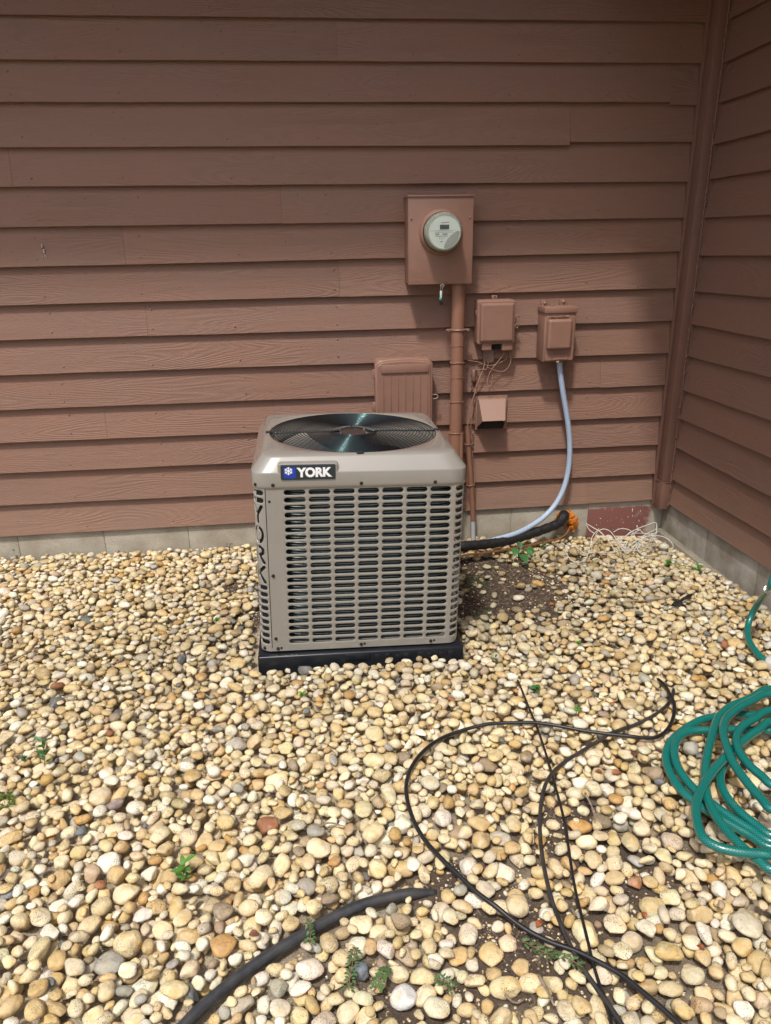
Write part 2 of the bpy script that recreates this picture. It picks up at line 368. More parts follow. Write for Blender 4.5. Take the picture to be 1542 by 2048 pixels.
# block foundation
M_CONC = mat('concrete block', (0.43, 0.395, 0.32), 0.95, col2=(0.29, 0.25, 0.19), vscale=5.5, detail=8.0, bump=0.9, bscale=260, bdist=0.003, speck=(420, 0.64, (0.13, 0.115, 0.095)))
M_CONCR = mat('pale concrete block', (0.44, 0.415, 0.36), 0.95, col2=(0.24, 0.21, 0.16), vscale=7, detail=8.0, bump=0.7, bscale=260, bdist=0.002, speck=(300, 0.66, (0.2, 0.18, 0.15)))
M_MORT = mat('mortar', (0.30, 0.265, 0.21), 0.95, bump=0.5, bscale=200, bdist=0.002)
def red_mat():
    m, ns, lk, b = newmat('worn red paint on block'); b.inputs['Roughness'].default_value = 0.8
    g = nd(ns, 'ShaderNodeNewGeometry'); sx = nd(ns, 'ShaderNodeSeparateXYZ'); lk.new(g.outputs['Position'], sx.inputs[0])
    n = nd(ns, 'ShaderNodeTexNoise', i_Scale=14.0, i_Detail=6.0, i_Roughness=0.7); lk.new(g.outputs['Position'], n.inputs['Vector'])
    # bare upwards (z above ~0.09) and towards the corner
    a = nd(ns, 'ShaderNodeMapRange'); a.inputs[1].default_value = 0.085; a.inputs[2].default_value = 0.122; a.inputs[3].default_value = 0.0; a.inputs[4].default_value = 0.55; lk.new(sx.outputs['Z'], a.inputs[0])
    c = nd(ns, 'ShaderNodeMapRange'); c.inputs[1].default_value = 1.72; c.inputs[2].default_value = 1.83; c.inputs[3].default_value = 0.0; c.inputs[4].default_value = 0.55; lk.new(sx.outputs['X'], c.inputs[0])
    s = nd(ns, 'ShaderNodeMath', operation='ADD'); lk.new(a.outputs[0], s.inputs[0]); lk.new(c.outputs[0], s.inputs[1])
    s2 = nd(ns, 'ShaderNodeMath', operation='ADD'); lk.new(s.outputs[0], s2.inputs[0]); lk.new(n.outputs[0], s2.inputs[1])
    r = nd(ns, 'ShaderNodeMapRange'); r.inputs[1].default_value = 0.60; r.inputs[2].default_value = 0.86; lk.new(s2.outputs[0], r.inputs[0])
    mx = nd(ns, 'ShaderNodeMix', data_type='RGBA'); mx.inputs[6].default_value = (0.185, 0.072, 0.058, 1); mx.inputs[7].default_value = (0.40, 0.36, 0.29, 1); lk.new(r.outputs[0], mx.inputs[0])
    n2 = nd(ns, 'ShaderNodeTexNoise', i_Scale=120.0, i_Detail=1.0); lk.new(g.outputs['Position'], n2.inputs['Vector'])
    r2 = nd(ns, 'ShaderNodeMapRange'); r2.inputs[1].default_value = 0.73; r2.inputs[2].default_value = 0.75; lk.new(n2.outputs[0], r2.inputs[0])
    m3 = nd(ns, 'ShaderNodeMix', data_type='RGBA'); lk.new(mx.outputs[2], m3.inputs[6]); m3.inputs[7].default_value = (0.6, 0.55, 0.5, 1); lk.new(r2.outputs[0], m3.inputs[0])
    lk.new(m3.outputs[2], b.inputs['Base Color'])
    n3 = nd(ns, 'ShaderNodeTexNoise', i_Scale=260.0); lk.new(g.outputs['Position'], n3.inputs['Vector'])
    bp = nd(ns, 'ShaderNodeBump', i_Strength=0.5, i_Distance=0.002); lk.new(n3.outputs[0], bp.inputs['Height']); lk.new(bp.outputs[0], b.inputs['Normal'])
    return m
M_RED = red_mat()
fd = MB(); fd.box((XL, 0.021, -0.4), (XR+0.03, 0.16, 0.144)); fdA = fd.build('foundation', M_MORT, wallA)
fd = MB(); fd.box((XR+0.021, -4.6, -0.4), (XR+0.16, 0.0205, 0.1435)); fdB = fd.build('foundation', M_MORT, wallB)
bx = [WB(p, 1060, 0.016)[0] for p in (27, 204, 376)]; x0 = bx[2]-2*0.4
edges = sorted([x0-0.4*k for k in range(1, 6)] + [x0, x0+0.4, x0+0.8, x0+1.2, x0+1.6, WB(1022, 1040, 0.016)[0], WB(1175, 1040, 0.016)[0], XR+0.013])
edges = [e_ for k, e_ in enumerate(edges) if k == 0 or e_-edges[k-1] > 0.12]
for k in range(len(edges)-1):
    m_ = M_RED if abs(edges[k+1]-XR-0.013) < 0.01 else M_CONC
    f = MB(); f.rbox((edges[k]+0.0012, 0.0175, -0.3), (edges[k+1]-0.0012, 0.12, 0.136), 0.003); f.build('concrete_block', m_, fdA, smooth=40)
ys = [0.014]+[WR(p, q, XR+.016)[1] for p, q in ((1412, 1090), (1513, 1150))]
d_ = ys[2]-ys[1]
while ys[-1] > -4.4: ys.append(ys[-1]-0.4)
for k in range(len(ys)-1):
    f = MB(); f.rbox((XR+0.016, ys[k+1]+0.002, -0.3), (XR+0.12, ys[k]-0.002, 0.136), 0.003); f.build('concrete_block', M_CONCR, fdB, smooth=40)
f = MB(); f.rbox((XR-0.022, -4.6, -0.35), (XR+0.018, 0.012, -0.030), 0.006); f.build('footing_ledge', M_CONC, fdB, smooth=40)
# loose marks on the boards and blocks
dp = MB()
for (px, py, rx, rz) in ((84, 492, .004, .009), (88, 503, .005, .010), (90, 511, .003, .007), (86, 516, .0018, .016), (86, 527, .0016, .01), (93, 514, .002, .006), (101, 530, .0015, .002)):
    p = WB(px, py, 0.006); bm = bmesh.new(); bmesh.ops.create_icosphere(bm, subdivisions=2, radius=1)
    dp.bm(bm, Matrix.Translation(Vector(p)) @ Matrix.Diagonal((rx, 0.0045, rz, 1)))
dp.build('paint_scar', mat('pale scar', (0.5, 0.45, 0.37), 0.9, col2=(0.25, 0.2, 0.16), vscale=150), wallA, smooth=180)
fl = MB()
for (px, py, rx, rz) in ((1265, 1021, .0025, .012), (1281, 1022, .0015, .006), (1265, 1032, .001, .008), (1201, 1037, .003, .003), (1193, 1050, .003, .003), (1278, 1042, .0015, .006), (1274, 1053, .0035, .008), (1276, 1056, .002, .004), (1247, 1045, .001, .004), (1256, 1034, .001, .005), (1222, 1040, .0012, .0012), (1290, 1052, .001, .004)):
    p = WB(px, py, 0.0155); bm = bmesh.new(); bmesh.ops.create_icosphere(bm, subdivisions=1, radius=1)
    fl.bm(bm, Matrix.Translation(Vector(p)) @ Matrix.Diagonal((rx, 0.0012, rz, 1)))
o = fl.build('paint_flecks', M_WHITE, fdA, smooth=180); o['kind'] = 'stuff'
# ================================================================== AIR CONDITIONER
UH = 0.604; UW = 0.352; UR = 0.040; UF = UW-UR       # panel height, half width, corner radius, half flat
AC = thing('air_conditioner', 'tan square air conditioner condenser with louvred sides and a round fan grille on top', 'air conditioner', (0.1546, -0.787, 0.055), rot=(0, R(1.557), 0))
ORG[AC.name] = np.zeros(3)   # everything below is in the unit's own frame
class Sheet:
    """flat sheet in (u, v, depth); cells carry a rounded slot with a rolled-in rim"""
    def __init__(s): s.v = []; s.f = []
    def quad(s, u0, u1, v0, v1, nu=1, nv=1):
        k = len(s.v)
        for j in range(nv+1):
            for i in range(nu+1): s.v.append((u0+(u1-u0)*i/nu, v0+(v1-v0)*j/nv, 0.0))
        for j in range(nv):
            for i in range(nu):
                a = k+j*(nu+1)+i; s.f.append((a, a+1, a+nu+2, a+nu+1))
    def cell(s, u0, u1, v0, v1, su0, su1, h):
        cv = (v0+v1)/2; r = h/2; P = []; nseg = 8; m = 6
        for k in range(m): P.append((su0+r+(su1-su0-2*r)*k/m, cv-r))
        for k in range(nseg): a = -math.pi/2+math.pi*k/nseg; P.append((su1-r+r*math.cos(a), cv+r*math.sin(a)))
        for k in range(m): P.append((su1-r-(su1-su0-2*r)*k/m, cv+r))
        for k in range(nseg): a = math.pi/2+math.pi*k/nseg; P.append((su0+r+r*math.cos(a), cv+r*math.sin(a)))
        n = len(P); O = []
        for k, (x, y) in enumerate(P):
            if k < m: O.append((x if k else su0+r, v0))
            elif k < m+nseg:
                q = k-m
                O.append({0: (su1-r, v0)}.get(q, (u1, v0) if q == 2 else ((su1-r+(u1-su1+r)*q/2, v0) if q < 2 else ((u1, v1) if q == 6 else ((u1, v0+(v1-v0)*(q-2)/4) if q < 6 else (u1-(u1-su1+r)*(q-6)/2, v1))))))
            elif k < 2*m+nseg: O.append((x, v1))
            else:
                q = k-2*m-nseg
                O.append({0: (su0+r, v1)}.get(q, (u0, v1) if q == 2 else ((su0+r-(su0+r-u0)*q/2, v1) if q < 2 else ((u0, v0) if q == 6 else ((u0, v1-(v1-v0)*(q-2)/4) if q < 6 else (u0+(su0+r-u0)*(q-6)/2, v0))))))
        def ins(x, y, d):
            cx = min(max(x, su0+r), su1-r); dx, dy = x-cx, y-cv; L = math.hypot(dx, dy) or 1
            return (x-dx/L*d, y-dy/L*d)
        rings = [[(x, y, 0) for x, y in O], [(x, y, 0.0) for x, y in P], [(*ins(x, y, 0.0010), 0.0006) for x, y in P], [(*ins(x, y, 0.0014), 0.0022) for x, y in P], [(*ins(x, y, 0.0012), 0.0045) for x, y in P]]
        k = len(s.v)
        for rg in rings: s.v += rg
        for a in range(4):
            for i in range(n):
                j = (i+1) % n; s.f.append((k+a*n+i, k+a*n+j, k+(a+1)*n+j, k+(a+1)*n+i))
    def build(s, name, fn, parent, smooth=35):
        mb = MB(); mb.add([fn(*p) for p in s.v], s.f)
        o = mb.build(name, M_TAN, parent, smooth=smooth, local=True)
        bm = bmesh.new(); bm.from_mesh(o.data); bmesh.ops.remove_doubles(bm, verts=bm.verts[:], dist=1e-5); bm.to_mesh(o.data); bm.free()
        return o
PITCHV = 0.0261; NR = 22; ZTOP = 0.584
def grille(first, pitchu, wslot, ncol, u0=0.0, u1=2*UF, screws=True):
    s = Sheet()
    vb = ZTOP-PITCHV*(NR-1)-PITCHV/2; vt = ZTOP+PITCHV/2
    s.quad(u0, u1, 0, vb, 8, 1); s.quad(u0, u1, vt, UH, 8, 1)
    m = (pitchu-wslot)/2
    s.quad(u0, first-m, vb, vt, 1, NR)
    ue = first-m+pitchu*ncol
    if ue < u1-1e-4: s.quad(ue, u1, vb, vt, 1, NR)
    for r in range(NR):
        vc = ZTOP-PITCHV*r
        for c in range(ncol):
            a = first+pitchu*c
            s.cell(a-m, a-m+pitchu, vc-PITCHV/2, vc+PITCHV/2, a, a+wslot, 0.0203)
    return s
FIRST, PU, WS = 0.0585, 0.0806, 0.0722
fp = grille(FIRST, PU, WS, 7).build('front_panel', lambda u, v, d: (-UF+u, -UW+d, v), AC)
sp = grille(FIRST, PU, WS, 7).build('side_panel', lambda u, v, d: (UW-d, -UF+u, v), AC)
sp2 = grille(FIRST, PU, WS, 7).build('side_panel', lambda u, v, d: (-UW+d, UF-u, v), AC)
bp_ = grille(FIRST, PU, WS, 7).build('back_panel', lambda u, v, d: (UF-u, UW-d, v), AC)
ARC = UR*math.pi/2
def corner_fn(cx, cy, a0):
    def fn(u, v, d):
        a = a0+u/UR; r = UR-d
        return (cx+r*math.cos(a), cy+r*math.sin(a), v)
    return fn
def post(rows, su0, su1):
    s = Sheet(); vt = ZTOP+PITCHV/2; vb = ZTOP-PITCHV*(NR-0.5)
    s.quad(0, ARC, 0, vb, 10, 1); s.quad(0, ARC, vt, UH, 10, 1)
    for r in range(NR):
        vc = ZTOP-PITCHV*r
        if r in rows: s.cell(0.0, ARC, vc-PITCHV/2, vc+PITCHV/2, su0, su1, 0.0203)
    return s
cp = post(range(NR), 0.004, 0.060).build('corner_post', corner_fn(UF, -UF, -math.pi/2), AC)
post(range(NR), 0.004, 0.060).build('corner_post', corner_fn(UF, UF, 0), AC)
post(range(NR), 0.004, 0.060).build('corner_post', corner_fn(-UF, UF, math.pi/2), AC)
# front corner with the stencil-cut name: slots above and below, letters Y O R K down the middle
sdf_seg = lambda p, a, b: math.hypot(*(np.array(p)-(np.array(a)+(np.array(b)-np.array(a))*min(1, max(0, np.dot(np.array(p)-a, np.array(b)-a)/max(1e-9, np.dot(np.array(b)-a, np.array(b)-a)))))))
def letter_sdf(L, x, z, hw=0.0058):
    W_, H_ = 0.040, 0.056
    S = lambda *q: min(sdf_seg((x, z), (a*W_, b*H_), (c*W_, d*H_)) for a, b, c, d in q)-hw
    if L == 'Y': return S((0.08, 1, .5, .5), (.92, 1, .5, .5), (.5, .5, .5, 0.02))
    if L == 'K': return S((.12, 0, .12, 1), (.16, .45, .92, 1), (.40, .60, .95, 0))
    if L == 'O':
        q = math.hypot((x/W_-.5)/.5, (z/H_-.5)/.52); d = abs(q-0.86)*0.022-hw*0.9
        return max(d, 0.0022-abs(x-W_/2))
    d = S((.12, 0, .12, 1), (.12, 1, .62, 1), (.62, 1, .88, .86), (.88, .86, .88, .64), (.88, .64, .62, .5), (.62, .5, .12, .5), (.5, .5, .95, 0))
    return max(d, 0.0016-abs(x-0.30*W_))
def york_post():
    LROWS = range(2, 13); s = post([r for r in range(NR) if r not in LROWS], 0.005, 0.057)
    z1 = ZTOP-PITCHV*1.5; z0 = ZTOP-PITCHV*12.5; nu, nv = 36, 168
    us = np.linspace(0, ARC, nu+1); vs = np.linspace(z0, z1, nv+1); pitch = (z1-z0)/4
    def sdf(u, v):
        k = min(3, max(0, int((z1-v)/pitch))); zb = z1-pitch*(k+1)+0.0075
        return letter_sdf('YORK'[k], u-0.0105, v-zb)
    V = np.array([[sdf(u, v) for u in us] for v in vs])
    P = [[[us[i], vs[j]] for i in range(nu+1)] for j in range(nv+1)]
    keep = np.ones((nv, nu), bool)
    for j in range(nv):
        for i in range(nu): keep[j, i] = (V[j, i]+V[j+1, i]+V[j, i+1]+V[j+1, i+1]) > 0
    for j in range(1, nv):
        for i in range(1, nu):
            ks = keep[j-1:j+1, i-1:i+1]
            if ks.any() and not ks.all():
                u, v = P[j][i]; e = 4e-4
                gx = (sdf(u+e, v)-sdf(u-e, v))/(2*e); gz = (sdf(u, v+e)-sdf(u, v-e))/(2*e); g2 = gx*gx+gz*gz
                if g2 > 0.1:
                    st = max(-0.0013, min(0.0013, V[j, i]/g2)); P[j][i] = [u-st*gx, v-st*gz]
    k = len(s.v); idx = lambda j, i: k+j*(nu+1)+i
    for j in range(nv+1):
        for i in range(nu+1): s.v.append((P[j][i][0], P[j][i][1], 0))
    for j in range(nv):
        for i in range(nu):
            if keep[j, i]: s.f.append((idx(j, i), idx(j, i+1), idx(j+1, i+1), idx(j+1, i)))
    # returned edges round the cut letters
    for j in range(nv):
        for i in range(nu):
            if keep[j, i]: continue
            for (dj, di, a, b) in ((-1, 0, (j, i), (j, i+1)), (1, 0, (j+1, i+1), (j+1, i)), (0, -1, (j+1, i), (j, i)), (0, 1, (j, i+1), (j+1, i+1))):
                jj, ii = j+dj, i+di
                if 0 <= jj < nv and 0 <= ii < nu and keep[jj, ii]:
                    pa, pb = P[a[0]][a[1]], P[b[0]][b[1]]; q = len(s.v)
                    s.v += [(pa[0], pa[1], 0), (pb[0], pb[1], 0), (pb[0], pb[1], .003), (pa[0], pa[1], .003)]; s.f.append((q, q+1, q+2, q+3))
    return s
# u runs from the side panel round to the seam, so letters read left to right from outside
yp = york_post().build('corner_post', corner_fn(-UF, -UF, math.pi), AC, smooth=50)
yp['label'] = 'rounded tan corner post with YORK cut through it'
seam = MB(); seam.box((-UF-0.0012, -UW-0.0006, 0.014), (-UF+0.0012, -UW+0.003, UH-0.004)); bk = MB(); n_ = 10; bk.add([(-UF-0.031*math.cos(R(90*k/n_)), -UF-0.031*math.sin(R(90*k/n_)), z) for z in (0.03, 0.60) for k in range(-4, n_+3)], [(k, k+1, k+n_+8, k+n_+7) for k in range(n_+6)]); bk.build('dark_backing', M_DARK, AC, smooth=60, local=True); seam.build('seam_gap', M_DARK, AC, local=True)  # black sheet added behind the cut letters so they read as shade
# folded bottom flange under the panels
def rr(half, r, n=128):
    out = []
    for k in range(n):
        a = 2*math.pi*(k+0.5)/n; c, s_ = math.cos(a), math.sin(a); lo, hi = 0.0, half*1.5
        for _ in range(40):
            m_ = (lo+hi)/2; qx, qy = abs(c*m_)-(half-r), abs(s_*m_)-(half-r)
            d = math.hypot(max(qx, 0), max(qy, 0))+min(max(qx, qy), 0)-r
            if d < 0: lo = m_
            else: hi = m_
        out.append((c*lo, s_*lo))
    return out
def loft(loops):
    mb = MB(); n = len(loops[0]); mb.add([p for l in loops for p in l], [(a*n+i, a*n+(i+1) % n, (a+1)*n+(i+1) % n, (a+1)*n+i) for a in range(len(loops)-1) for i in range(n)]); return mb
L3 = lambda half, r, z: [(x, y, z) for x, y in rr(half, r)]
circ = lambda r, z, n=128: [(r*math.cos(2*math.pi*(k+.5)/n), r*math.sin(2*math.pi*(k+.5)/n), z) for k in range(n)]
bp = loft([L3(UW-0.002, UR, 0.012), L3(UW-0.003, UR, -0.001), L3(UW-0.02, UR, -0.001), L3(UW-0.02, UR, 0.02), circ(0.12, 0.02)]); bp.f.append(tuple(bp.n-128+i for i in range(128)))
bp.build('base_pan', mat('base pan', (0.25, 0.23, 0.2), 0.5), AC, smooth=35, local=True)
CAPP = [(UW+0.0025, UR+.002, UH-0.004), (UW+0.0035, UR+.003, UH-0.003), (UW+0.0045, UR+.004, UH+0.006), (UW+0.0050, UR+.004, UH+0.046), (UW+0.0044, UR+.004, UH+0.0485), (UW+0.0026, UR+.004, UH+0.051),
        (UW-0.026, UR+.004, UH+0.0895), (UW-0.0285, UR+.004, UH+0.0925), (UW-0.032, UR+.004, UH+0.0945), (UW-0.038, UR+.004, UH+0.0960)]
capl = [L3(*q) for q in CAPP]
inner = np.array(L3(UW-0.045, UR, UH+0.098)); cc = np.array(circ(0.3075, UH+0.0985))
capl += [[tuple(p) for p in inner*(1-t)+cc*t] for t in (0.0, 0.5, 1.0)]
capl += [circ(0.305, UH+0.097), circ(0.3035, UH+0.092), circ(0.300, UH+0.07), circ(0.296, UH+0.02), circ(0.31, UH-0.03)]
inl = [L3(UW+0.0012, UR+.002, UH-0.004)]
cap = loft(inl+capl); cap.build('top_cap', M_TAN, AC, smooth=40, local=True)
# fan guard
gm = MB(); ZG = UH+0.0965
for k in range(20):
    r = 0.0790+k*0.0118
    gm.tube([(r*math.cos(2*math.pi*i/96), r*math.sin(2*math.pi*i/96), ZG+0.004*(1-(r/.302)**2)) for i in range(96)], 0.0016, 6, closed=True)
for a, r_ in ((0, .0032), (180, .0032), (90, .0022), (270, .0016)):
    gm.tube([(r*math.cos(R(a)), r*math.sin(R(a)), ZG-0.003+0.004*(1-(r/.302)**2)) for r in np.linspace(0.05, 0.310, 9)], r_, 6)
gm.build('fan_guard', M_WIRE, AC, smooth=180, local=True)
for a in (0, 90, 180, 270):
    t = MB(); c, s_ = math.cos(R(a)), math.sin(R(a)); bm = bmesh.new(); bmesh.ops.create_cube(bm, size=1)
    bmesh.ops.bevel(bm, geom=bm.edges[:], offset=0.1, segments=2, affect='EDGES')
    t.bm(bm, Matrix.Translation((0.310*c, 0.310*s_, UH+0.0985)) @ Matrix.Rotation(R(a), 4, 'Z') @ Matrix.Diagonal((0.016, 0.024, 0.0035, 1))); t.build('guard_tab', M_TAN if a in (90,) else M_WIRE, AC, smooth=40, local=True)
mp = MB(); n = 64
pl = lambda s_, z: [(s_*(0.083+0.010*math.cos(4*(2*math.pi*k/n)))*math.cos(2*math.pi*k/n), s_*(0.083+0.010*math.cos(4*(2*math.pi*k/n)))*math.sin(2*math.pi*k/n), z) for k in range(n)]
mp = loft([pl(0.92, ZG-0.012), pl(0.94, ZG-0.010), pl(0.94, ZG-0.004), pl(0.91, ZG-0.0025), pl(0.6, ZG-0.002), pl(0.57, ZG-0.0015)]); mp.f.append(tuple(5*n+k for k in range(n)))
mpo = mp.build('motor_plate', mat('motor plate', (0.035, 0.026, 0.024), 0.30, spec=0.6), AC, smooth=40, local=True)
nut = MB(); nut.lathe([(0.0075, 0), (0.0075, 0.005), (0.004, 0.0055), (0.004, 0.0075), (0.001, 0.0085)], (0, 0, 0), 'z', 8)
n0 = nut.build('nut', M_STEEL, mpo, smooth=30, local=True); n0.location = (-0.045, 0.036, ZG-0.002)
for q in ((0.045, 0.036), (-0.047, -0.036), (0.047, -0.036)): copy_part(n0, mpo, (*q, ZG-0.002))
mo = MB(); mo.lathe([(0.070, 0.40), (0.078, 0.41), (0.078, 0.60), (0.07, 0.655), (0.03, 0.66)], (0, 0, 0), 'z', 32); mo.build('fan_motor', mat('motor black', (0.02, 0.02, 0.022), 0.4), AC, smooth=40, local=True)
for a0 in (0, 180):
    bl = MB(); V = []; nr, na = 8, 12
    for i in range(nr+1):
        r = 0.075+(0.288-0.075)*i/nr; half = R(30+22*(i/nr)**0.7)
        for j in range(na+1):
            t = j/na*2-1; a = R(a0)+t*half; z = 0.602-0.045*t*(r/0.29)+0.012*math.sin(math.pi*j/na)
            V.append((r*math.cos(a), r*math.sin(a), z))
    V2 = [(x, y, z-0.002) for x, y, z in V]; m_ = na+1; F = []
    for i in range(nr):
        for j in range(na): F.append((i*m_+j, (i+1)*m_+j, (i+1)*m_+j+1, i*m_+j+1))
    bl.add(V, F); bl.add(V2, [f[::-1] for f in F]); bl.build('fan_blade', M_ALU, AC, smooth=60, local=True)
# condenser coil: stacked tubes round three sides, dark core
co = MB(); hp = UW-0.030
def upath(ins):
    P = []; h = hp-ins; r = 0.06
    for (cx, cy, a0, a1, r) in ((h-.06, -h+.06, -30, -90, .06), (-h+.13, -h+.13, -90, -180, .13), (-h+.06, h-.06, 180, 90, .06), (h-.06, h-.06, 90, 60, .06)):
        for k in range(7): a = R(a0+(a1-a0)*k/6); P.append((cx+r*math.cos(a), cy+r*math.sin(a)))
    return P
up = upath(0)
for k in range(64):
    z = 0.018+k*0.0092
    co.tube([(x, y, z) for x, y in up], 0.0030, 5)
co.build('coil_tubes', mat('coil tube', (0.13, 0.155, 0.155), 0.28, metal=0.75), AC, smooth=180, local=True)['kind'] = 'stuff'
M_FIN = mat('coil fins', (0.048, 0.052, 0.050), 0.55, metal=0.3, bump=0.5, bscale=600, bdist=0.002)
ci = upath(0.006); cb = MB(); k0 = len(ci)
cb.add([(x, y, z) for z in (0.01, 0.60) for x, y in ci], [(i, i+1, k0+i+1, k0+i) for i in range(k0-1)]); cb.build('coil_fins', M_FIN, AC, smooth=60, local=True)
ln = MB(); ln.tube(crom([(0.27, -0.20, 0.55), (0.285, -0.21, 0.45), (0.27, -0.2, 0.3), (0.285, -0.22, 0.1)], 0.02), 0.009, 8); ln.tube(crom([(0.24, -0.25, 0.56), (0.30, -0.27, 0.47), (0.29, -0.26, 0.40), (0.26, -0.25, 0.33)], 0.02), 0.004, 6)
ln.build('wiring', mat('pink wire', (0.32, 0.06, 0.07), 0.5), AC, smooth=180, local=True)
# badge
BX0, BX1, BZ0, BZ1 = -0.260, -0.084, UH+0.0255, UH+0.0785; YB = -UW-0.0055
bo = MB(); bo.rplate(BX0-0.010, BX1+0.010, BZ0-0.006, BZ1+0.002, YB+0.001, -UW+0.05, 0.010, 0.005); boo = bo.build('badge_boss', M_TAN, AC, smooth=40, local=True)
b1 = MB(); b1.rplate(BX0, BX1, BZ0, BZ1-0.003, YB-0.003, YB+0.006, 0.005, 0.0022); bad = b1.build('badge', mat('badge plate', (0.022, 0.03, 0.036), 0.32), AC, smooth=40, local=True)
q = MB(); q.box((BX0+0.010, YB-0.0038, BZ0+0.006), (BX0+0.048, YB-0.002, BZ1-0.011)); q.build('badge_field', M_BLUE, bad, local=True)
sn = MB(); cx, cz, yy = BX0+0.0255, (BZ0+BZ1)/2+0.004, YB-0.0042
def bar(mb, x0, z0, x1, z1, wd):
    L = math.hypot(x1-x0, z1-z0); nx, nz = -(z1-z0)/L*wd/2, (x1-x0)/L*wd/2
    mb.add([(x0+nx, yy, z0+nz), (x1+nx, yy, z1+nz), (x1-nx, yy, z1-nz), (x0-nx, yy, z0-nz)], [(0, 1, 2, 3)])
for k in range(6):
    a = R(60*k+90); c, s_ = math.cos(a), math.sin(a); bar(sn, cx, cz, cx+0.0135*c, cz+0.0135*s_, 0.0030); yy -= 1.2e-5
    for da in (55, -55):
        p = (cx+0.0075*c, cz+0.0075*s_); b_ = a+R(da); bar(sn, p[0], p[1], p[0]+0.0055*math.cos(b_), p[1]+0.0055*math.sin(b_), 0.0025); yy -= 1.2e-5
sn.build('snowflake', M_WHITE, bad, local=True)
def text_mb(body, size, off=0.0, ext=0.0):
    cu = bpy.data.curves.new('lettering_curve', 'FONT'); cu.body = body; cu.size = size; cu.offset = off; cu.extrude = ext; cu.align_x = 'CENTER'; cu.resolution_u = 6
    o = bpy.data.objects.new('lettering_source', cu); C.objects.link(o); bpy.context.view_layer.update()
    me = bpy.data.meshes.new_from_object(o.evaluated_get(bpy.context.evaluated_depsgraph_get()))
    v = np.array([p.co[:] for p in me.vertices]); f = [tuple(p.vertices) for p in me.polygons]
    bpy.data.objects.remove(o); bpy.data.meshes.remove(me); return v, f
v, f = text_mb('YORK', 0.05, 0.0027)
x0, x1 = v[:, 0].min(), v[:, 0].max(); z0, z1 = v[:, 1].min(), v[:, 1].max()
tx0, tx1, tz0, tz1 = BX0+0.051, BX1-0.011, BZ0+0.0085, BZ1-0.0115
tm = MB(); tm.add([(tx0+(p[0]-x0)/(x1-x0)*(tx1-tx0), YB-0.0042, tz0+(p[1]-z0)/(z1-z0)*(tz1-tz0)) for p in v], f); tm.build('lettering', M_WHITE, bad, local=True)
# screws
sc = MB(); sc.lathe([(0.0062, 0.0), (0.0062, -0.0012), (0.0048, -0.0016), (0.0044, -0.0045), (0.003, -0.0052)], (0, 0, 0), 'y', 12)
s0 = None
for (x, z, y) in ((-UF+0.026, UH+0.008, -UW-0.0035), (0.0, UH+0.008, -UW-0.0035), (0.245, UH+0.006, -UW-0.0035), (-UF+0.014, 0.29, -UW), (-UF+0.014, 0.05, -UW), (-UF+0.020, 0.010, -UW), (0.0, 0.012, -UW), (0.25, 0.012, -UW)):
    if s0 is None: s0 = sc.build('screw', M_SCREW, AC, smooth=40, local=True); s0.location = (x, y, z)
    else: copy_part(s0, AC, (x, y, z))
copy_part(s0, AC, (-UF-0.030, -UF-0.030, UH+0.008), (0, 0, R(-45))); copy_part(s0, AC, (-UF-0.026, -UF-0.030, 0.010), (0, 0, R(-40)))
for (x, z) in ((-UF+0.032, 0.012), (0.012, 0.014), (0.262, 0.014), (-UF+0.012, 0.555)):
    copy_part(s0, AC, (x, -UW+0.0036, z))
# pad
PD = thing('equipment_pad', 'black plastic pad sunk in the pebbles beneath the air conditioner', 'pad', (0.1546, -0.787, 0.0), rot=(0, R(1.2), 0))
ORG[PD.name] = np.zeros(3)
pm = MB(); pm.rbox((-0.364, -0.372, -0.08), (0.366, 0.372, 0.047), 0.006, 3); pdo = pm.build('pad_body', M_BLACK, PD, smooth=40, local=True)
pr = MB(); pr.rbox((-0.06, -0.3745, 0.014), (0.030, -0.37, 0.040), 0.002); lab = pr.build('label_plate', M_BLACK, PD, smooth=40, local=True)
v, f = text_mb('30 X 30 X 2', 0.0165, 0.0002, 0.0006); em = MB(); em.add([(-0.015+p[0]*0.85, -0.3745-p[2], 0.021+p[1]) for p in v], f); em.build('embossed_lettering', M_BLACK, lab, local=True)
for x in (0.045, 0.082, 0.118, 0.150, 0.20, 0.235, 0.275, 0.31):
    rb = MB(); rb.rbox((x, -0.3745, -0.02), (x+0.020, -0.368, 0.036-0.004*((x*100) % 2)), 0.003); rb.build('rib', M_BLACK, PD, smooth=40, local=True)
# ================================================================== FIXTURES ON THE LONG WALL
def xz(px, py, y):
    p = WB(px, py, y); return p[0], p[2]
# ---- meter box
YF = -0.118
mx0 = (xz(815.6, 391, YF)[0]+xz(817.6, 569, YF)[0])/2; mx1 = (xz(947.0, 389, YF)[0]+xz(944.5, 566, YF)[0])/2
mz1 = xz(880, 390, YF)[1]; mz0 = xz(880, 568, YF)[1]
MBX = thing('meter_box', 'brown painted metal box on the wall holding the round glass electricity meter', 'meter box', ((mx0+mx1)/2, 0.0, mz0))
b = MB(); b.rbox((mx0+0.002, YF+0.006, mz0+0.002), (mx1-0.002, 0.012, mz1-0.004), 0.003); b.build('box_body', M_BOX, MBX, smooth=40)
b = MB(); b.rbox((mx0, YF, mz0), (mx1, YF+0.004, mz1-0.006), 0.0018); b.rbox((mx0-0.003, YF-0.006, mz1-0.007), (mx1+0.003, 0.012, mz1+0.001), 0.002); b.rbox((mx0, YF+0.001, mz0-0.001), (mx1, YF+0.020, mz0+0.003), 0.001)
b.build('box_cover', M_BOX, MBX, smooth=40)
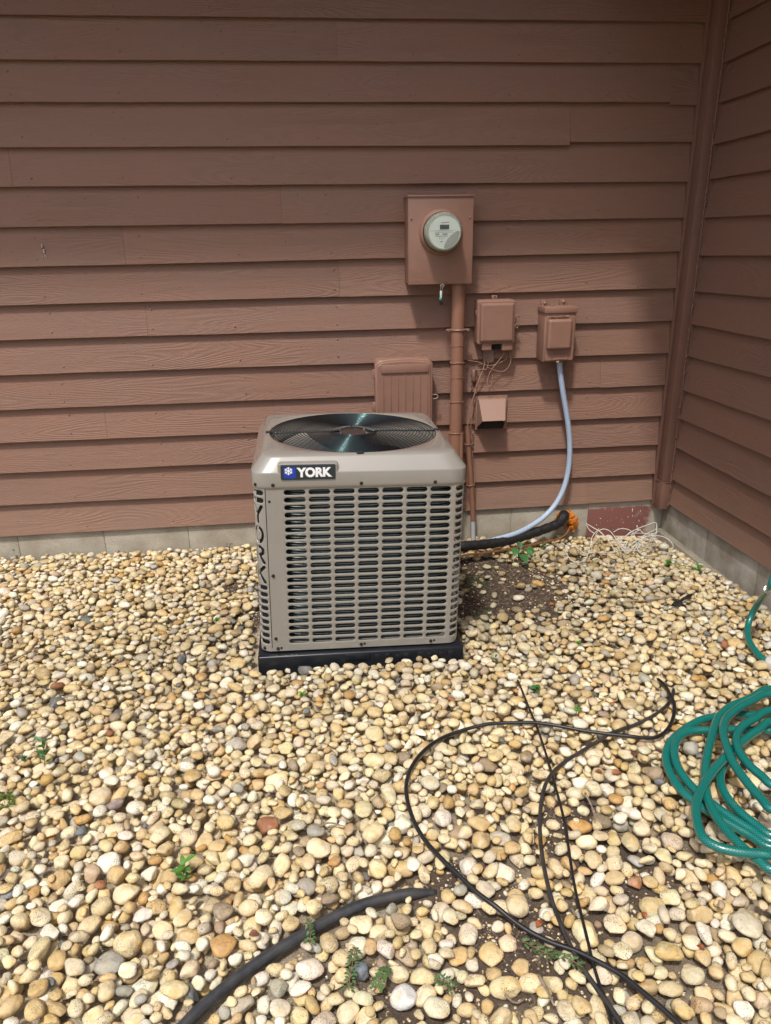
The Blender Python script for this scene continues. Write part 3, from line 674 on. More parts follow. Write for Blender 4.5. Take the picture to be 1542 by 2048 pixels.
for px, py in ((822.5, 438), (940.5, 435)):
    x, z = xz(px, py, YF); b = MB(); b.lathe([(0.0055, 0.001), (0.005, -0.002), (0.003, -0.0035)], (x, YF, z), 'y', 12); b.build('cover_screw', M_BOX, MBX, smooth=50)
b = MB()
for k, c in enumerate((0, 1, 2, 3, 4, 5, 6, 7)):     # worn embossed mark low on the cover
    x, z = xz(824+c*2.9, 561.5-0.2*c, YF); b.rbox((x-0.0022, YF-0.0007, z-0.004), (x+0.0018, YF+0.001, z+0.0035), 0.0006, 1)
b.build('embossed_mark', M_BOX, MBX)
lx, lz = xz(884, 566, YF); b = MB()
b.tube(crom([(lx-0.012, YF-0.003, lz), (lx-0.004, YF-0.006, lz+0.002), (lx+0.006, YF-0.007, lz+0.003), (lx+0.018, YF-0.004, lz+0.001)], 0.003), 0.0022, 6)
b.tube([(lx+0.020+0.006*math.cos(a), YF-0.005, lz+0.001+0.006*math.sin(a)) for a in np.linspace(0, 5.6, 14)], 0.0016, 6); b.build('hasp', M_BOX, MBX, smooth=180)
cx, cz = xz(881.5, 464.5, YF); 
b = MB(); b.lathe([(0.094, 0.001), (0.094, -0.006), (0.090, -0.012), (0.086, -0.020), (0.0805, -0.024)], (cx, YF, cz), 'y', 56); b.build('meter_ring', M_BOX, MBX, smooth=35)
me_ = MB(); me_.lathe([(0.0815, -0.016), (0.0815, -0.030), (0.079, -0.036), (0.0785, -0.020)], (cx, YF, cz), 'y', 56, cap=False); mt = me_.build('meter', mat('meter rim', (0.035, 0.04, 0.04), 0.35, metal=0.4), MBX, smooth=40)
M_CREAM = mat('meter housing', (0.36, 0.38, 0.32), 0.45)
b = MB(); b.lathe([(0.0775, -0.026), (0.0765, -0.050), (0.0740, -0.078), (0.0700, -0.084), (0.0660, -0.085)], (cx, YF, cz), 'y', 56, cap=False); b.build('meter_housing', M_CREAM, mt, smooth=40)
b = MB(); b.lathe([(0.0665, -0.083), (0.0665, -0.080)], (cx, YF, cz), 'y', 56); b.build('meter_face', mat('meter face', (0.60, 0.66, 0.60), 0.5), mt, smooth=40)
YM = YF-0.0835
b = MB(); b.rbox((cx-0.0195, YM-0.0008, cz+0.010), (cx+0.0195, YM+0.001, cz+0.028), 0.0005, 1); b.build('display', mat('lcd', (0.06, 0.075, 0.068), 0.25), mt)
pr = MB(); yy = YM-0.0003
bar(pr, cx-0.014, cz+0.036, cx+0.020, cz+0.037, 0.0022); bar(pr, cx-0.062, cz+0.004, cx+0.050, cz+0.006, 0.0009)
for x in np.arange(-0.040, 0.034, 0.006): bar(pr, cx+x, cz-0.001, cx+x+0.0042, cz-0.001, 0.002)
for x0_, x1_ in ((-0.038, -0.022), (-0.008, 0.010)):
    for x in np.arange(x0_, x1_, 0.0055): bar(pr, cx+x, cz-0.009, cx+x+0.0040, cz-0.009, 0.0062)
for x in np.arange(-0.038, 0.012, 0.0034): bar(pr, cx+x, cz-0.0165, cx+x+0.0026, cz-0.0165, 0.0030)
for x in (-0.022, -0.015, -0.004): bar(pr, cx+x, cz-0.025, cx+x+0.003, cz-0.025, 0.004)
bar(pr, cx-0.018, cz-0.039, cx-0.006, cz-0.037, 0.003); bar(pr, cx-0.012, cz-0.031, cx-0.009, cz-0.031, 0.002)
pr.build('face_print', mat('meter print', (0.12, 0.13, 0.13), 0.5), mt)
b = MB(); yy = YM-0.0006
tri = [(0.055, 0.004)]+[(0.0640*math.cos(R(a)), 0.0640*math.sin(R(a))) for a in range(0, -91, -9)]+[(-0.002, -0.058), (0.004, -0.044), (0.012, -0.030), (0.024, -0.016), (0.040, -0.004)]
b.add([(cx+x, YM-0.0007, cz+z) for x, z in tri], [tuple(range(len(tri)))]); b.build('painted_reflection', mat('painted reflection grey', (0.30, 0.32, 0.29), 0.4), mt)  # grey patch painted on the face for reflected light and shadow
gl, gns, glk, gb = newmat('meter glass'); gb.inputs['Base Color'].default_value = (0.97, 0.99, 0.97, 1); gb.inputs['Roughness'].default_value = 0.03; gb.inputs['Transmission Weight'].default_value = 1.0; gb.inputs['IOR'].default_value = 1.12
b = MB(); b.lathe([(0.0790, -0.034), (0.0782, -0.060), (0.0765, -0.080), (0.0730, -0.0885), (0.066, -0.0915), (0.05, -0.0925), (0.0, -0.093)], (cx, YF, cz), 'y', 56, cap=False); b.build('meter_glass', gl, mt, smooth=60)
# wire seal hanging at the hasp
sx_, sz_ = lx, lz
SL = thing('wire_seal', 'small teal and clear wire seal hanging from the underside of the meter box', 'seal', (sx_, YF-0.006, sz_-0.03))
b = MB(); b.tube([(sx_-0.006, YF-0.006, sz_+0.001), (sx_-0.0065, YF-0.007, sz_-0.030), (sx_-0.004, YF-0.007, sz_-0.055)], 0.0011, 6); b.tube([(sx_+0.004, YF-0.005, sz_-0.004), (sx_+0.001, YF-0.006, sz_-0.030), (sx_-0.002, YF-0.006, sz_-0.07)], 0.0009, 6)
b.tube([(sx_+0.004+0.0055*math.cos(a), YF-0.006, sz_-0.009+0.0055*math.sin(a)) for a in np.linspace(0, 2*math.pi, 14)[:-1]], 0.0014, 6, closed=True); b.build('seal_wire', M_STEEL, SL, smooth=180)
b = MB(); b.rbox((sx_-0.0105, YF-0.011, sz_-0.062), (sx_-0.001, YF-0.004, sz_-0.032), 0.002); b.build('seal_body', mat('clear plastic seal', (0.6, 0.62, 0.6), 0.25), SL, smooth=40)
b = MB(); b.rbox((sx_-0.0125, YF-0.0115, sz_-0.070), (sx_-0.003, YF-0.004, sz_-0.060), 0.002); b.build('seal_end', mat('teal plastic seal', (0.02, 0.45, 0.36), 0.3), SL, smooth=40)
# ---- service conduit
YC = -0.062; pcx = WB(917.5, 570, YC)[0]; pcx2 = WB(912.0, 830, YC)[0]; RC = 0.0300
CN = thing('service_conduit', 'thick brown painted conduit running down from the meter box behind the air conditioner', 'conduit', (pcx2, YC, 0.0))
cx_at = lambda z: pcx2+(pcx-pcx2)*(z-0.62)/(1.24-0.62)
b = MB(); b.tube([(cx_at(z), YC, z) for z in np.linspace(-0.1, mz0+0.004, 12)], RC, 32); b.build('pipe', M_PIPE, CN, smooth=60)
b = MB(); b.tube([(cx_at(z), YC, z) for z in (mz0-0.034, mz0+0.004)], RC+0.0025, 32)
zz = WB(912, 728, YC)[2]; b.build('connector', M_PIPE, CN, smooth=60)
for py, rr_ in ((727, .0034), (805, .0026), (757, .0014), (693, .0014), (868, .003)):
    z = WB(911, py, YC-RC)[2]; x = cx_at(z); b = MB()
    b.tube([(x+(RC+.001)*math.cos(a), YC+(RC+.001)*math.sin(a), z+0.0015*math.sin(3*a)) for a in np.linspace(0, 2*math.pi, 40)[:-1]], rr_, 6, closed=True); b.build('strap_ring', M_PIPE, CN, smooth=180)
z = WB(911, 661, YC-RC)[2]; x = cx_at(z); b = MB()
b.tube([(x+(RC+.002)*math.cos(a), YC+(RC+.002)*math.sin(a), z) for a in np.linspace(0, 2*math.pi, 40)[:-1]], 0.0045, 6, closed=True)
b.rbox((x-RC-0.024, YC-0.004, z-0.004), (x-RC+0.001, YC+0.004, z+0.004), 0.001); b.rbox((x+RC-0.001, YC-0.004, z-0.004), (x+RC+0.024, YC+0.004, z+0.004), 0.001)
b.lathe([(0.006, 0), (0.006, -0.006)], (x+RC+0.014, YC-0.004, z), 'y', 8); b.lathe([(0.006, 0), (0.006, -0.006)], (x-RC-0.014, YC-0.004, z), 'y', 8); b.build('pipe_clamp', M_BOX, CN, smooth=40)
x, z = xz(931, 660, -0.004); b = MB(); b.lathe([(0.0045, 0.012), (0.0045, -0.004), (0.007, -0.006), (0.005, -0.010)], (x+0.012, 0, z), 'y', 10); b.build('wall_plug', mat('pale plug', (0.5, 0.42, 0.36), .6), CN, smooth=50)
x, z = xz(883.5, 607, -0.004); b = MB(); b.lathe([(0.007, 0.014), (0.007, 0.002), (0.0055, -0.003), (0.002, -0.0045)], (x, 0, z), 'y', 14); KN = b.build('hole_plug', mat('dark brown plug', (0.09, 0.05, 0.042), 0.6), None, smooth=50, org=(x, 0, z)); tag(KN, 'small dark round plug in the board below the wire seal', 'plug')
# ---- two open riser pipes
for (px0, py0, px1, py1, rr_, y_, lab) in ((922.5, 866, 921, 985, 0.0098, -0.080, 'short open brown riser pipe touching the thick conduit, half hidden by the air conditioner'), (936, 853, 947, 1078, 0.0125, -0.035, 'taller open riser pipe taking the telephone wires, brown above and bare grey at its foot')):
    p0 = WB(px0, py0, y_); p1 = WB(px1, py1, y_)
    Tn = thing('riser_pipe', lab, 'pipe', (p1[0], y_, p1[2]), group='open riser pipes beside the conduit')
    fin = 0.10 if rr_ > 0.011 else None
    b = MB(); k = 12; prof = []
    A = [(p0, rr_), (p1 if fin is None else p0+(p1-p0)*0.83, rr_)]
    P = [A[0][0]+(A[1][0]-A[0][0])*t for t in np.linspace(0, 1, 8)]
    if rr_ > .011: P = [p+np.array([0.003*math.sin(p[2]*9), 0, 0]) for p in P]
    b.tube(P, rr_, 16, cap=False); b.tube([P[0]+np.array([0, 0, 0.0005]), P[0]-np.array([0, 0, 0.004])], rr_+0.0012, 16, cap=False); b.tube([P[0], P[3]], rr_-0.0022, 16, cap=False)
    bm_ = b.build('pipe', M_PIPE, Tn, smooth=60)
    b = MB(); 
    b.add([tuple(P[2]+np.array([(rr_)*math.cos(a), rr_*math.sin(a), 0])) for a in np.linspace(0, 2*math.pi, 17)[:-1]], [tuple(range(16))]); b.build('pipe_bore', M_DARK, Tn)
    if fin:
        b = MB(); b.tube([P[-1]+np.array([0, 0, .001]), p1-np.array([0, 0, .06])], rr_-0.001, 16); b.build('bare_end', mat('grey plastic pipe', (0.42, 0.45, 0.47), 0.5), Tn, smooth=60)
        for py in (888, 970):
            z = WB(936, py, y_)[2]; t = (z-p0[2])/(p1[2]-p0[2]); x = p0[0]+(p1[0]-p0[0])*t; b = MB()
            b.tube([(x-0.004+(rr_+0.006)*math.cos(a), y_+(rr_+.003)*math.sin(a), z) for a in np.linspace(0, 2*math.pi, 24)[:-1]], 0.0022, 6, closed=True); b.build('tie', M_PIPE, Tn, smooth=180)
# ---- telephone box
Y1 = -0.070
nx0, nz1 = xz(956.5, 602, Y1); nx1, nz0 = xz(1030, 688, Y1)
NB = thing('telephone_box', 'brown telephone junction box with a raised square lid and thin wires below', 'junction box', ((nx0+nx1)/2, 0, nz0))
b = MB(); b.rplate(nx0+0.002, nx1-0.002, nz0-0.002, nz1+0.002, -0.045, 0.012, 0.012, 0.004); b.build('box_base', M_BOX, NB, smooth=40)
b = MB(); b.rplate(nx0, nx1, nz0, nz1, -0.060, -0.042, 0.012, 0.006); lid = b.build('lid', M_BOX, NB, smooth=40)
lx0, lz1 = xz(962.5, 607, Y1-.005); lx1, lz0 = xz(1026.5, 683, Y1-.005); b = MB(); b.rplate(lx0, lx1, lz0, lz1, -0.076, -0.058, 0.008, 0.010); b.build('lid_panel', M_BOX, lid, smooth=40)
b = MB()
for k in range(6):
    x, z = xz(990+k*2.4+(k % 2), 622+1.8*(k % 3), -0.076); b.rbox((x-0.0025, -0.0766, z-0.003), (x+0.002, -0.0752, z+0.002), 0.0006, 1)
b.build('embossed_mark', M_BOX, lid)
for (px, py) in ((1036, 634.5), (1034.5, 652)):
    x, z = xz(px, py, -0.05); b = MB(); b.tube([(x-0.002+0.0082*math.cos(a)*(0.8), -0.048, z+0.0095*math.sin(a)) for a in np.linspace(0, 2*math.pi, 20)[:-1]], 0.0028, 6, closed=True); b.rbox((x-0.020, -0.052, z-0.006), (x-0.006, -0.044, z+0.006), 0.001); b.build('hasp_eye', M_BOX, NB, smooth=60)
for (px, py) in ((953, 625), (953.5, 670)):
    x, z = xz(px, py, -0.04); b = MB(); b.rbox((x-0.005, -0.046, z-0.011), (x+0.010, -0.034, z+0.011), 0.002); b.build('hinge', M_BOX, NB, smooth=40)
x, z = xz(990, 595, -0.02); b = MB(); b.rbox((x-0.0125, -0.016, z-0.010), (x+0.0125, 0.012, z+0.009), 0.002); tabo = b.build('mount_tab', M_BOX, NB, smooth=40)
b = MB(); b.lathe([(0.004, 0), (0.004, -0.0012)], (x, -0.0165, z+0.002), 'y', 10); b.build('screw_hole', M_DARK, tabo)
for (pa, pb) in ((964, 983), (1004, 1025)):
    x0_, z1_ = xz(pa, 688, -0.055); x1_, z0_ = xz(pb, 701, -0.055); b = MB(); b.rbox((x0_, -0.060, z0_), (x1_, 0.008, z1_+0.004), 0.005, 3); b.build('cable_hood', M_BOX, NB, smooth=40)
x0_, z1_ = xz(985, 689, -0.03); x1_, z0_ = xz(1002, 699, -0.03); b = MB(); b.rbox((x0_, -0.030, z0_), (x1_, 0.006, z1_), 0.001); b.build('black_socket', M_DARK, NB)
x0_, z1_ = xz(967, 699, -0.008); x1_, z0_ = xz(986, 724, -0.008); b = MB(); b.add([(x0_, -0.008, z1_), (x1_, -0.010, z1_), (x1_+.002, -0.014, z0_+0.006), (x1_-0.004, -0.015, z0_), (x0_, -0.012, z0_-0.002), (x0_, -0.006, z1_), (x1_, -0.008, z1_), (x1_+.002, -0.012, z0_+0.006), (x1_-0.004, -0.013, z0_), (x0_, -0.010, z0_-0.002)], [(0, 4, 3, 2, 1), (5, 6, 7, 8, 9), (0, 1, 6, 5), (1, 2, 7, 6), (2, 3, 8, 7), (3, 4, 9, 8), (4, 0, 5, 9)]); b.build('paper_tag', mat('painted tag', (0.27, 0.17, 0.14), 0.7), NB)
# thin wires
def wpath(pts, y, step=0.006):
    return crom([WB(px, py, y+dy) for px, py, *q in pts for dy in ([q[0]] if q else [0])], step)
def z7(x, y): return 880+x/8.567, 700+y/8.567
WS_ = [([(750, 50), (800, 130), (825, 250), (790, 330), (690, 330), (635, 345)], .0017, -0.030),
       ([(770, 140), (760, 260), (720, 380), (640, 580), (590, 760), (530, 960), (490, 1130), (480, 1240), (470, 1330)], .0028, -0.026),
       ([(600, 740), (570, 900), (545, 1100), (530, 1250), (535, 1450), (560, 1640)], .0016, -0.022),
       ([(1110, 40), (1040, 140), (960, 240), (880, 340), (830, 450), (810, 550), (830, 620), (860, 625), (895, 530), (898, 420)], .0019, -0.034),
       ([(1125, 50), (1135, 150), (1080, 190), (970, 240), (900, 262), (830, 265), (740, 240), (660, 205), (560, 190), (480, 180)], .0017, -0.028),
       ([(1190, 40), (1215, 130), (1200, 240), (1150, 320), (1080, 365), (1000, 365), (900, 330), (800, 290)], .0017, -0.036),
       ([(740, 240), (680, 240), (625, 270), (600, 330)], .0015, -0.02)]
TW = thing('telephone_wires', 'tangle of thin brown painted wires hanging from the telephone box into the riser pipe', 'wires', WB(975, 735, -0.03))
for pts, r_, y_ in WS_:
    b = MB(); b.tube(wpath([z7(*p) for p in pts], y_), r_, 6); b.build('wire', mat('painted wire', (0.33, 0.18, 0.13), 0.5) if 'painted wire' not in bpy.data.materials else bpy.data.materials['painted wire'], TW, smooth=180)
b = MB(); b.tube(crom([WB(*q, -0.030) for q in ((943, 888), (947, 930), (948.5, 965), (945, 1000), (941, 1040), (942, 1080))], 0.008), 0.0017, 6); b.build('wire', bpy.data.materials['painted wire'], TW, smooth=180)
# stub of old caulk and bracket beside the wires
b = MB(); 
for x_, ya, yb in ((548, 350, 700), (620, 330, 760), (590, 860, 1280), (560, 1400, 1700)):
    P = [WB(*z7(x_+8*math.sin(k*1.7), ya+(yb-ya)*k/14), -0.001+0.006*((yb % 3) == 0)) for k in range(15)]; b.tube(P, [0.003+0.002*abs(math.sin(k*2.3)) for k in range(15)], 6)
P = [WB(*z7(585, 340), -0.004), WB(*z7(575, 430), -0.008), WB(*z7(580, 550), -0.002)]; b.tube(crom(P, .01), [0.011]*len(crom(P, .01)), 6)
b.build('caulk_smear', M_TRIM, wallA, smooth=180)
# ---- disconnect box
Y2 = -0.095
dx0, dz1 = xz(1091, 616, Y2); dx1, dz0 = xz(1146.5, 722, Y2)
DB = thing('disconnect_box', 'narrow brown disconnect box with a rounded pull handle above the pale blue conduit', 'disconnect box', ((dx0+dx1)/2, 0, dz0))
b = MB(); b.rbox((dx0, Y2, dz0), (dx1, 0.012, dz1), 0.004); b.build('box_body', M_BOX, DB, smooth=40)
b = MB(); b.rbox((dx0-0.004, Y2-0.008, dz1-0.024), (dx1+0.004, 0.008, dz1+0.004), 0.004); b.build('rain_cap', M_BOX, DB, smooth=40)
fx0, fz1 = xz(1094, 633, Y2-.004); fx1, fz0 = xz(1145, 720, Y2-.004); b = MB(); b.rplate(fx0, fx1, fz0, fz1, Y2-0.006, Y2+0.002, 0.008, 0.002); dl = b.build('door', M_BOX, DB, smooth=40)
hx0, hz1 = xz(1097, 639, Y2-.02); hx1, hz0 = xz(1141.5, 698.5, Y2-.02); b = MB(); b.rplate(hx0, hx1, hz0, hz1, Y2-0.030, Y2-0.004, 0.012, 0.012, 5); b.build('handle', M_BOX, dl, smooth=60)
b = MB(); x, z = xz(1118, 633, Y2-.01); P = [(x+t*0.090, Y2-0.010-0.003*abs(math.sin(t*9)), z+0.004*t+0.0015*math.sin(t*14)) for t in np.linspace(-.5, .5, 12)]; b.tube(P, 0.0028, 6)
for t in (-.26, .22): b.rbox((x+t*.09-.004, Y2-0.014, z-0.005), (x+t*.09+.004, Y2-0.004, z+0.003), 0.001)
b.build('hinge_bar', M_BOX, dl, smooth=60)
x0_, z1_ = xz(1104, 708, Y2-.01); x1_, z0_ = xz(1135, 717.5, Y2-.01); b = MB(); P = [(x0_, Y2-.008, z0_), (x0_+.004, Y2-.009, (z0_+z1_)/2+.002), (x0_+.008, Y2-.008, z1_), ((x0_+x1_)/2, Y2-.008, z1_+.0015), (x1_-.006, Y2-.008, z1_), (x1_, Y2-.009, (z0_+z1_)/2), (x1_-.003, Y2-.008, z0_), ((x0_+x1_)/2, Y2-.009, z0_)]; b.tube(crom(P, .004, True), 0.0017, 6, closed=True); b.build('latch_loop', M_BOX, dl, smooth=180)
x, z = xz(1115, 723, Y2); b = MB(); b.rbox((x-0.006, Y2-0.006, z-0.005), (x+0.006, Y2+.002, z+0.004), 0.001); b.build('catch', mat('chipped catch', (0.5, 0.36, 0.3), .5), dl, smooth=40)
for (px, py) in ((1089.5, 606), (1127, 603.5)):
    x, z = xz(px, py, -0.01); b = MB(); b.rplate(x-0.014, x+0.014, z-0.026, z+0.011, -0.012, 0.012, 0.012, 0.002); ear = b.build('mount_ear', M_BOX, DB, smooth=40)
    b = MB(); b.lathe([(0.0075, 0), (0.0075, -0.003), (0.004, -0.006), (0.002, -0.007)], (x, -0.012, z), 'y', 10); b.build('ear_screw', M_BOX, ear, smooth=40)
x, z = xz(1106, 611, -0.06); b = MB(); b.lathe([(0.006, -0.01), (0.006, 0.004), (0.003, 0.006)], (x, -0.05, z), 'z', 10); b.build('cap_screw', M_BOX, DB, smooth=40)
# pale blue whip to the unit
M_WHIP = mat('pale blue flexible conduit', (0.37, 0.46, 0.59), 0.42, var=0.05)
wpts = [(1118.5, 716, -.055), (1120.5, 745, -.055), (1126, 785, -.055), (1133.5, 830, -.055), (1138.5, 870, -.055), (1139.5, 905, -.056), (1136.5, 940, -.060), (1128, 975, -.070), (1112, 1007, -.085), (1090, 1032, -.105), (1062, 1052, -.135), (1032, 1067, -.18)]
P = [WB(a, b_, y_) for a, b_, y_ in wpts]+[np.array([0.735, -0.27, 0.045]), np.array([0.60, -0.36, 0.05]), np.array([0.50, -0.45, 0.10])]
WP = thing('flexible_conduit', 'pale blue flexible conduit looping from the disconnect box down to the air conditioner', 'conduit', P[0])
b = MB(); pth = crom(P, 0.004); b.tube(pth, [0.0128+0.0004*(k % 2) for k in range(len(pth))], 16); b.build('tubing', M_WHIP, WP, smooth=180)
b = MB(); b.lathe([(0.017, 0.004), (0.017, -0.012), (0.014, -0.020)], tuple(P[0]+np.array([0, 0, -0.002])), 'z', 8); b.build('conduit_nut', mat('grey fitting', (0.2, 0.22, 0.24), .4), WP, smooth=30)
b = MB(); acc = 0
pth2 = crom(P, 0.0022)
A2, B2 = None, None
for k in range(30, int(len(pth2)*0.80)):
    if (k // 1) % 3 == 0 or (k*7) % 5 == 0: continue
    p, q_ = pth2[k], pth2[k+1]; t = q_-p; t /= np.linalg.norm(t); v = CAM-p; v = v-t*(v@t); v /= np.linalg.norm(v); s_ = np.cross(t, v)
    # the maker's dotted print follows one side of the tubing
    d0 = (np.array([0.55, -0.83, 0.0])); d0 = d0-t*(d0@t); d0 /= np.linalg.norm(d0); s0_ = np.cross(t, d0)
    c_ = p+d0*0.0134; b.add([c_-s0_*.0011, c_+s0_*.0011, c_+s0_*.0011+t*.0016, c_-s0_*.0011+t*.0016], [(0, 1, 2, 3)])
b.build('line_print', mat('conduit print', (0.03, 0.04, 0.08), .5), WP)
# ---- vent hood
HX0, HZ1 = xz(958, 800, -.02); HXr, _ = xz(1003.5, 797, -.02)
fb0, fz = xz(965.5, 843, -.095); fb1, _ = xz(1010, 841, -.095)
VH = thing('vent_hood', 'small brown sloping vent hood with a dark open underside', 'vent hood', ((HX0+HXr)/2, 0, fz))
zlow = xz(975, 857.5, 0)[1]; xL, xR_ = xz(953, 850, 0)[0], xz(1008, 845, 0)[0]
V = [(xL, 0.012, HZ1+0.004), (xR_, 0.012, HZ1+0.004), (xL+.004, -0.022, HZ1), (xR_-.004, -0.022, HZ1), (fb0, -0.095, fz), (fb1, -0.095, fz), (xL, 0.012, zlow), (xR_, 0.012, zlow)]
b = MB(); b.add(V, [(0, 1, 3, 2), (2, 3, 5, 4), (0, 2, 4, 6), (1, 7, 5, 3)]); ho = b.build('hood', mat('hood paint', (0.285, 0.168, 0.126), .45, bump=.05), VH)
ho.data.materials[0].use_backface_culling = False
md = ho.modifiers.new('thickness', 'SOLIDIFY'); md.thickness = 0.0018; md.offset = -1
b = MB(); b.rbox((xL-0.008, -0.003, zlow-0.003), (xR_+0.012, 0.012, HZ1+0.014), 0.002); b.build('flange', M_BOX, VH, smooth=40)
b = MB(); b.rbox((xL+0.004, -0.0085, zlow+0.001), (xR_-0.006, -0.0035, HZ1-0.01), 0.001); b.build('vent_shade_panel', M_MURK, VH)  # dark brown panel stands in for the shaded inside of the vent
b = MB(); b.rbox((fb1-0.008, -0.090, fz-0.005), (fb1-0.003, -0.084, fz+0.004), 0.001); b.build('clip', M_STEEL, VH, smooth=40)
# ---- cable enclosure behind the unit
Y3 = -0.075
ex0, ez1 = xz(750, 719, Y3); ex1, _ = xz(865.5, 719, Y3); ez0 = ez1-0.34
CE = thing('cable_enclosure', 'brown ribbed cable enclosure with a curved top, behind the air conditioner', 'enclosure', ((ex0+ex1)/2, 0, ez0))
b = MB(); b.rplate(ex0+0.002, ex1-0.002, ez0, ez1-0.004, -0.055, 0.012, 0.02, 0.004); b.build('enclosure_base', M_BOX, CE, smooth=40)
b = MB()   # lid with a gently arched top edge
n = 14; out = [(ex0+(ex1-ex0)*k/n, ez1-0.010+0.010*math.sin(math.pi*k/n)-(0.014 if k in (0, n) else 0)) for k in range(n+1)]
prof = [(ex0, ez0)]+out+[(ex1, ez0)]
cxm = (ex0+ex1)/2; czm = (ez0+ez1)/2
def ring(ins, y): return [(cxm+(x-cxm)*(1-ins/(ex1-cxm)), y, czm+(z-czm)*(1-ins/(ez1-czm))) for x, z in prof]
L_ = [ring(0, -0.05), ring(0, -0.070), ring(0.004, -0.0745), ring(0.010, -0.0755), ring(0.013, -0.080)]; m_ = len(prof)
b.add([p for l in L_ for p in l], [(a*m_+i, a*m_+(i+1) % m_, (a+1)*m_+(i+1) % m_, (a+1)*m_+i) for a in range(4) for i in range(m_)]+[tuple(4*m_+i for i in range(m_))]); eo = b.build('lid', M_BOX, CE, smooth=35)
hx0, hz1 = xz(762, 731, -.085); hx1, hz0 = xz(857.5, 744, -.085); b = MB(); b.rbox((hx0, -0.0875, hz0), (hx1, -0.078, hz1), 0.002); b.build('header_band', M_BOX, eo, smooth=40)
for k in range(7):
    x = xz(766.5+k*14.75, 760, -.08)[0]; b = MB(); b.rbox((x-0.0011, -0.0835, ez0+0.02), (x+0.0011, -0.079, hz0-0.001), 0.0008, 1); b.build('rib', M_BOX, eo, smooth=40)
for py in (748, 813):
    x, z = xz(747, py, -.05); b = MB(); b.rbox((x-0.006, -0.066, z-0.022), (x+0.012, -0.05, z+0.022), 0.003); b.rbox((x-0.008, -0.062, z-0.006), (x+0.012, -0.048, z+0.006), 0.002); b.build('hinge', M_BOX, CE, smooth=40)
x, z = xz(871, 793, -.05); b = MB(); b.tube(crom([(x-0.018, -.05, z+.009), (x+0.004, -.05, z+.009), (x+0.012, -.05, z), (x+0.004, -.05, z-.009), (x-0.018, -.05, z-.009)], .004), 0.0028, 6); b.build('latch_loop', mat('worn latch', (0.32, 0.24, 0.19), .4), CE, smooth=180)
# ================================================================== GROUND: soil sheet and pebbles
GX0, GX1, GY0, GY1 = -2.75, XR-0.004, -3.0, 0.014
RES = 0.004
NXg, NYg = int((GX1-GX0)/RES), int((GY1-GY0)/RES)
def base(x, y):
    return (0.016*np.exp(-((x+1.6)**2+(y*1.6)**2)/0.9) - 0.058*np.exp(-((x-1.62)**2/0.50+(y-0.02)**2/0.16)) + 0.006*np.exp(-((x-1.85)**2+(y+1.3)**2)/0.3) - 0.030*np.exp(-((x-1.86)**2/0.03+(y+0.40)**2/0.25)) - 0.010*np.exp(-y*y/0.25) + 0.010*np.exp(-((x-0.15)**2/0.14+(y+1.22)**2/0.02))
            - 0.012*np.exp(-((x-0.85)**2+(y+0.35)**2)/0.2))
SPARSE = [(1160,1108,.11,.8),(1215,1098,.10,.7),(1100,1215,.10,.7),(1000,1128,.16,.95),(1060,1132,.12,.85),(950,1118,.12,.9),(985,1175,.24,.98),(930,1205,.18,.98),(1060,1185,.17,.88),(1120,1150,.14,.7),(1090,1235,.10,.6),(950,1140,.12,.9),(470,1175,.13,.85),(495,1230,.08,.9),(1100,1600,.13,.75),(1130,1680,.13,.75),(1180,1560,.09,.5),
          (900,1480,.10,.5),(720,1590,.07,.45),(880,1600,.10,.45),(1030,1930,.16,.8),(960,1850,.10,.65),(1100,1850,.12,.6),(760,1990,.12,.6),(900,2010,.1,.6),(1250,1700,.16,.5),(1350,1750,.16,.5),(1200,1900,.14,.55),(1300,1950,.14,.45),
          (1350,1115,.07,.9),(1310,1085,.10,.85),(1115,1100,.09,.85),(860,1765,.09,.75),(720,1335,.06,.7),(1190,1385,.09,.4),(430,1290,.08,.4),(1000,1750,.12,.5),(640,1930,.1,.4),(1400,1640,.1,.4),(1200,1230,.1,.4)]
SPW = [(G(a, b)[0], G(a, b)[1], r, min(.98, s*(.66 if b > 1400 else 1.0))) for a, b, r, s in SPARSE]
def sparse(x, y):
    x = np.asarray(x, float); k = np.ones_like(x)
    wob = 1+0.30*np.sin(x*17+y*9)+0.22*np.sin(y*23-x*11)
    for a, b, r, s in SPW: k = k*(1-s*np.exp(-(((x-a)**2+(y-b)**2)/(r*r)*wob)))
    return 1-k
gx = GX0+(np.arange(NXg)+.5)*RES; gy = GY0+(np.arange(NYg)+.5)*RES
XX, YY = np.meshgrid(gx, gy, indexing='ij')
SPG = sparse(XX, YY); BASEG = base(XX, YY)
# layered value noise for the soil
def vnoise(X, Y, s, seed):
    r_ = np.random.default_rng(seed); n = int(8*s)+4
    g = r_.random((n*2, n*2)); u, v = (X-GX0)*s+1, (Y-GY0)*s+1
    i, j = np.floor(u).astype(int) % (2*n-1), np.floor(v).astype(int) % (2*n-1); fu, fv = u-np.floor(u), v-np.floor(v)
    fu, fv = fu*fu*(3-2*fu), fv*fv*(3-2*fv)
    return (g[i, j]*(1-fu)+g[i+1, j]*fu)*(1-fv)+(g[i, j+1]*(1-fu)+g[i+1, j+1]*fu)*fv
soilH = BASEG-0.034+0.024*np.clip(SPG*1.35, 0, 1)+0.010*(vnoise(XX, YY, 9, 1)-.5)+0.006*(vnoise(XX, YY, 34, 2)-.5)+0.003*(vnoise(XX, YY, 120, 3)-.5)
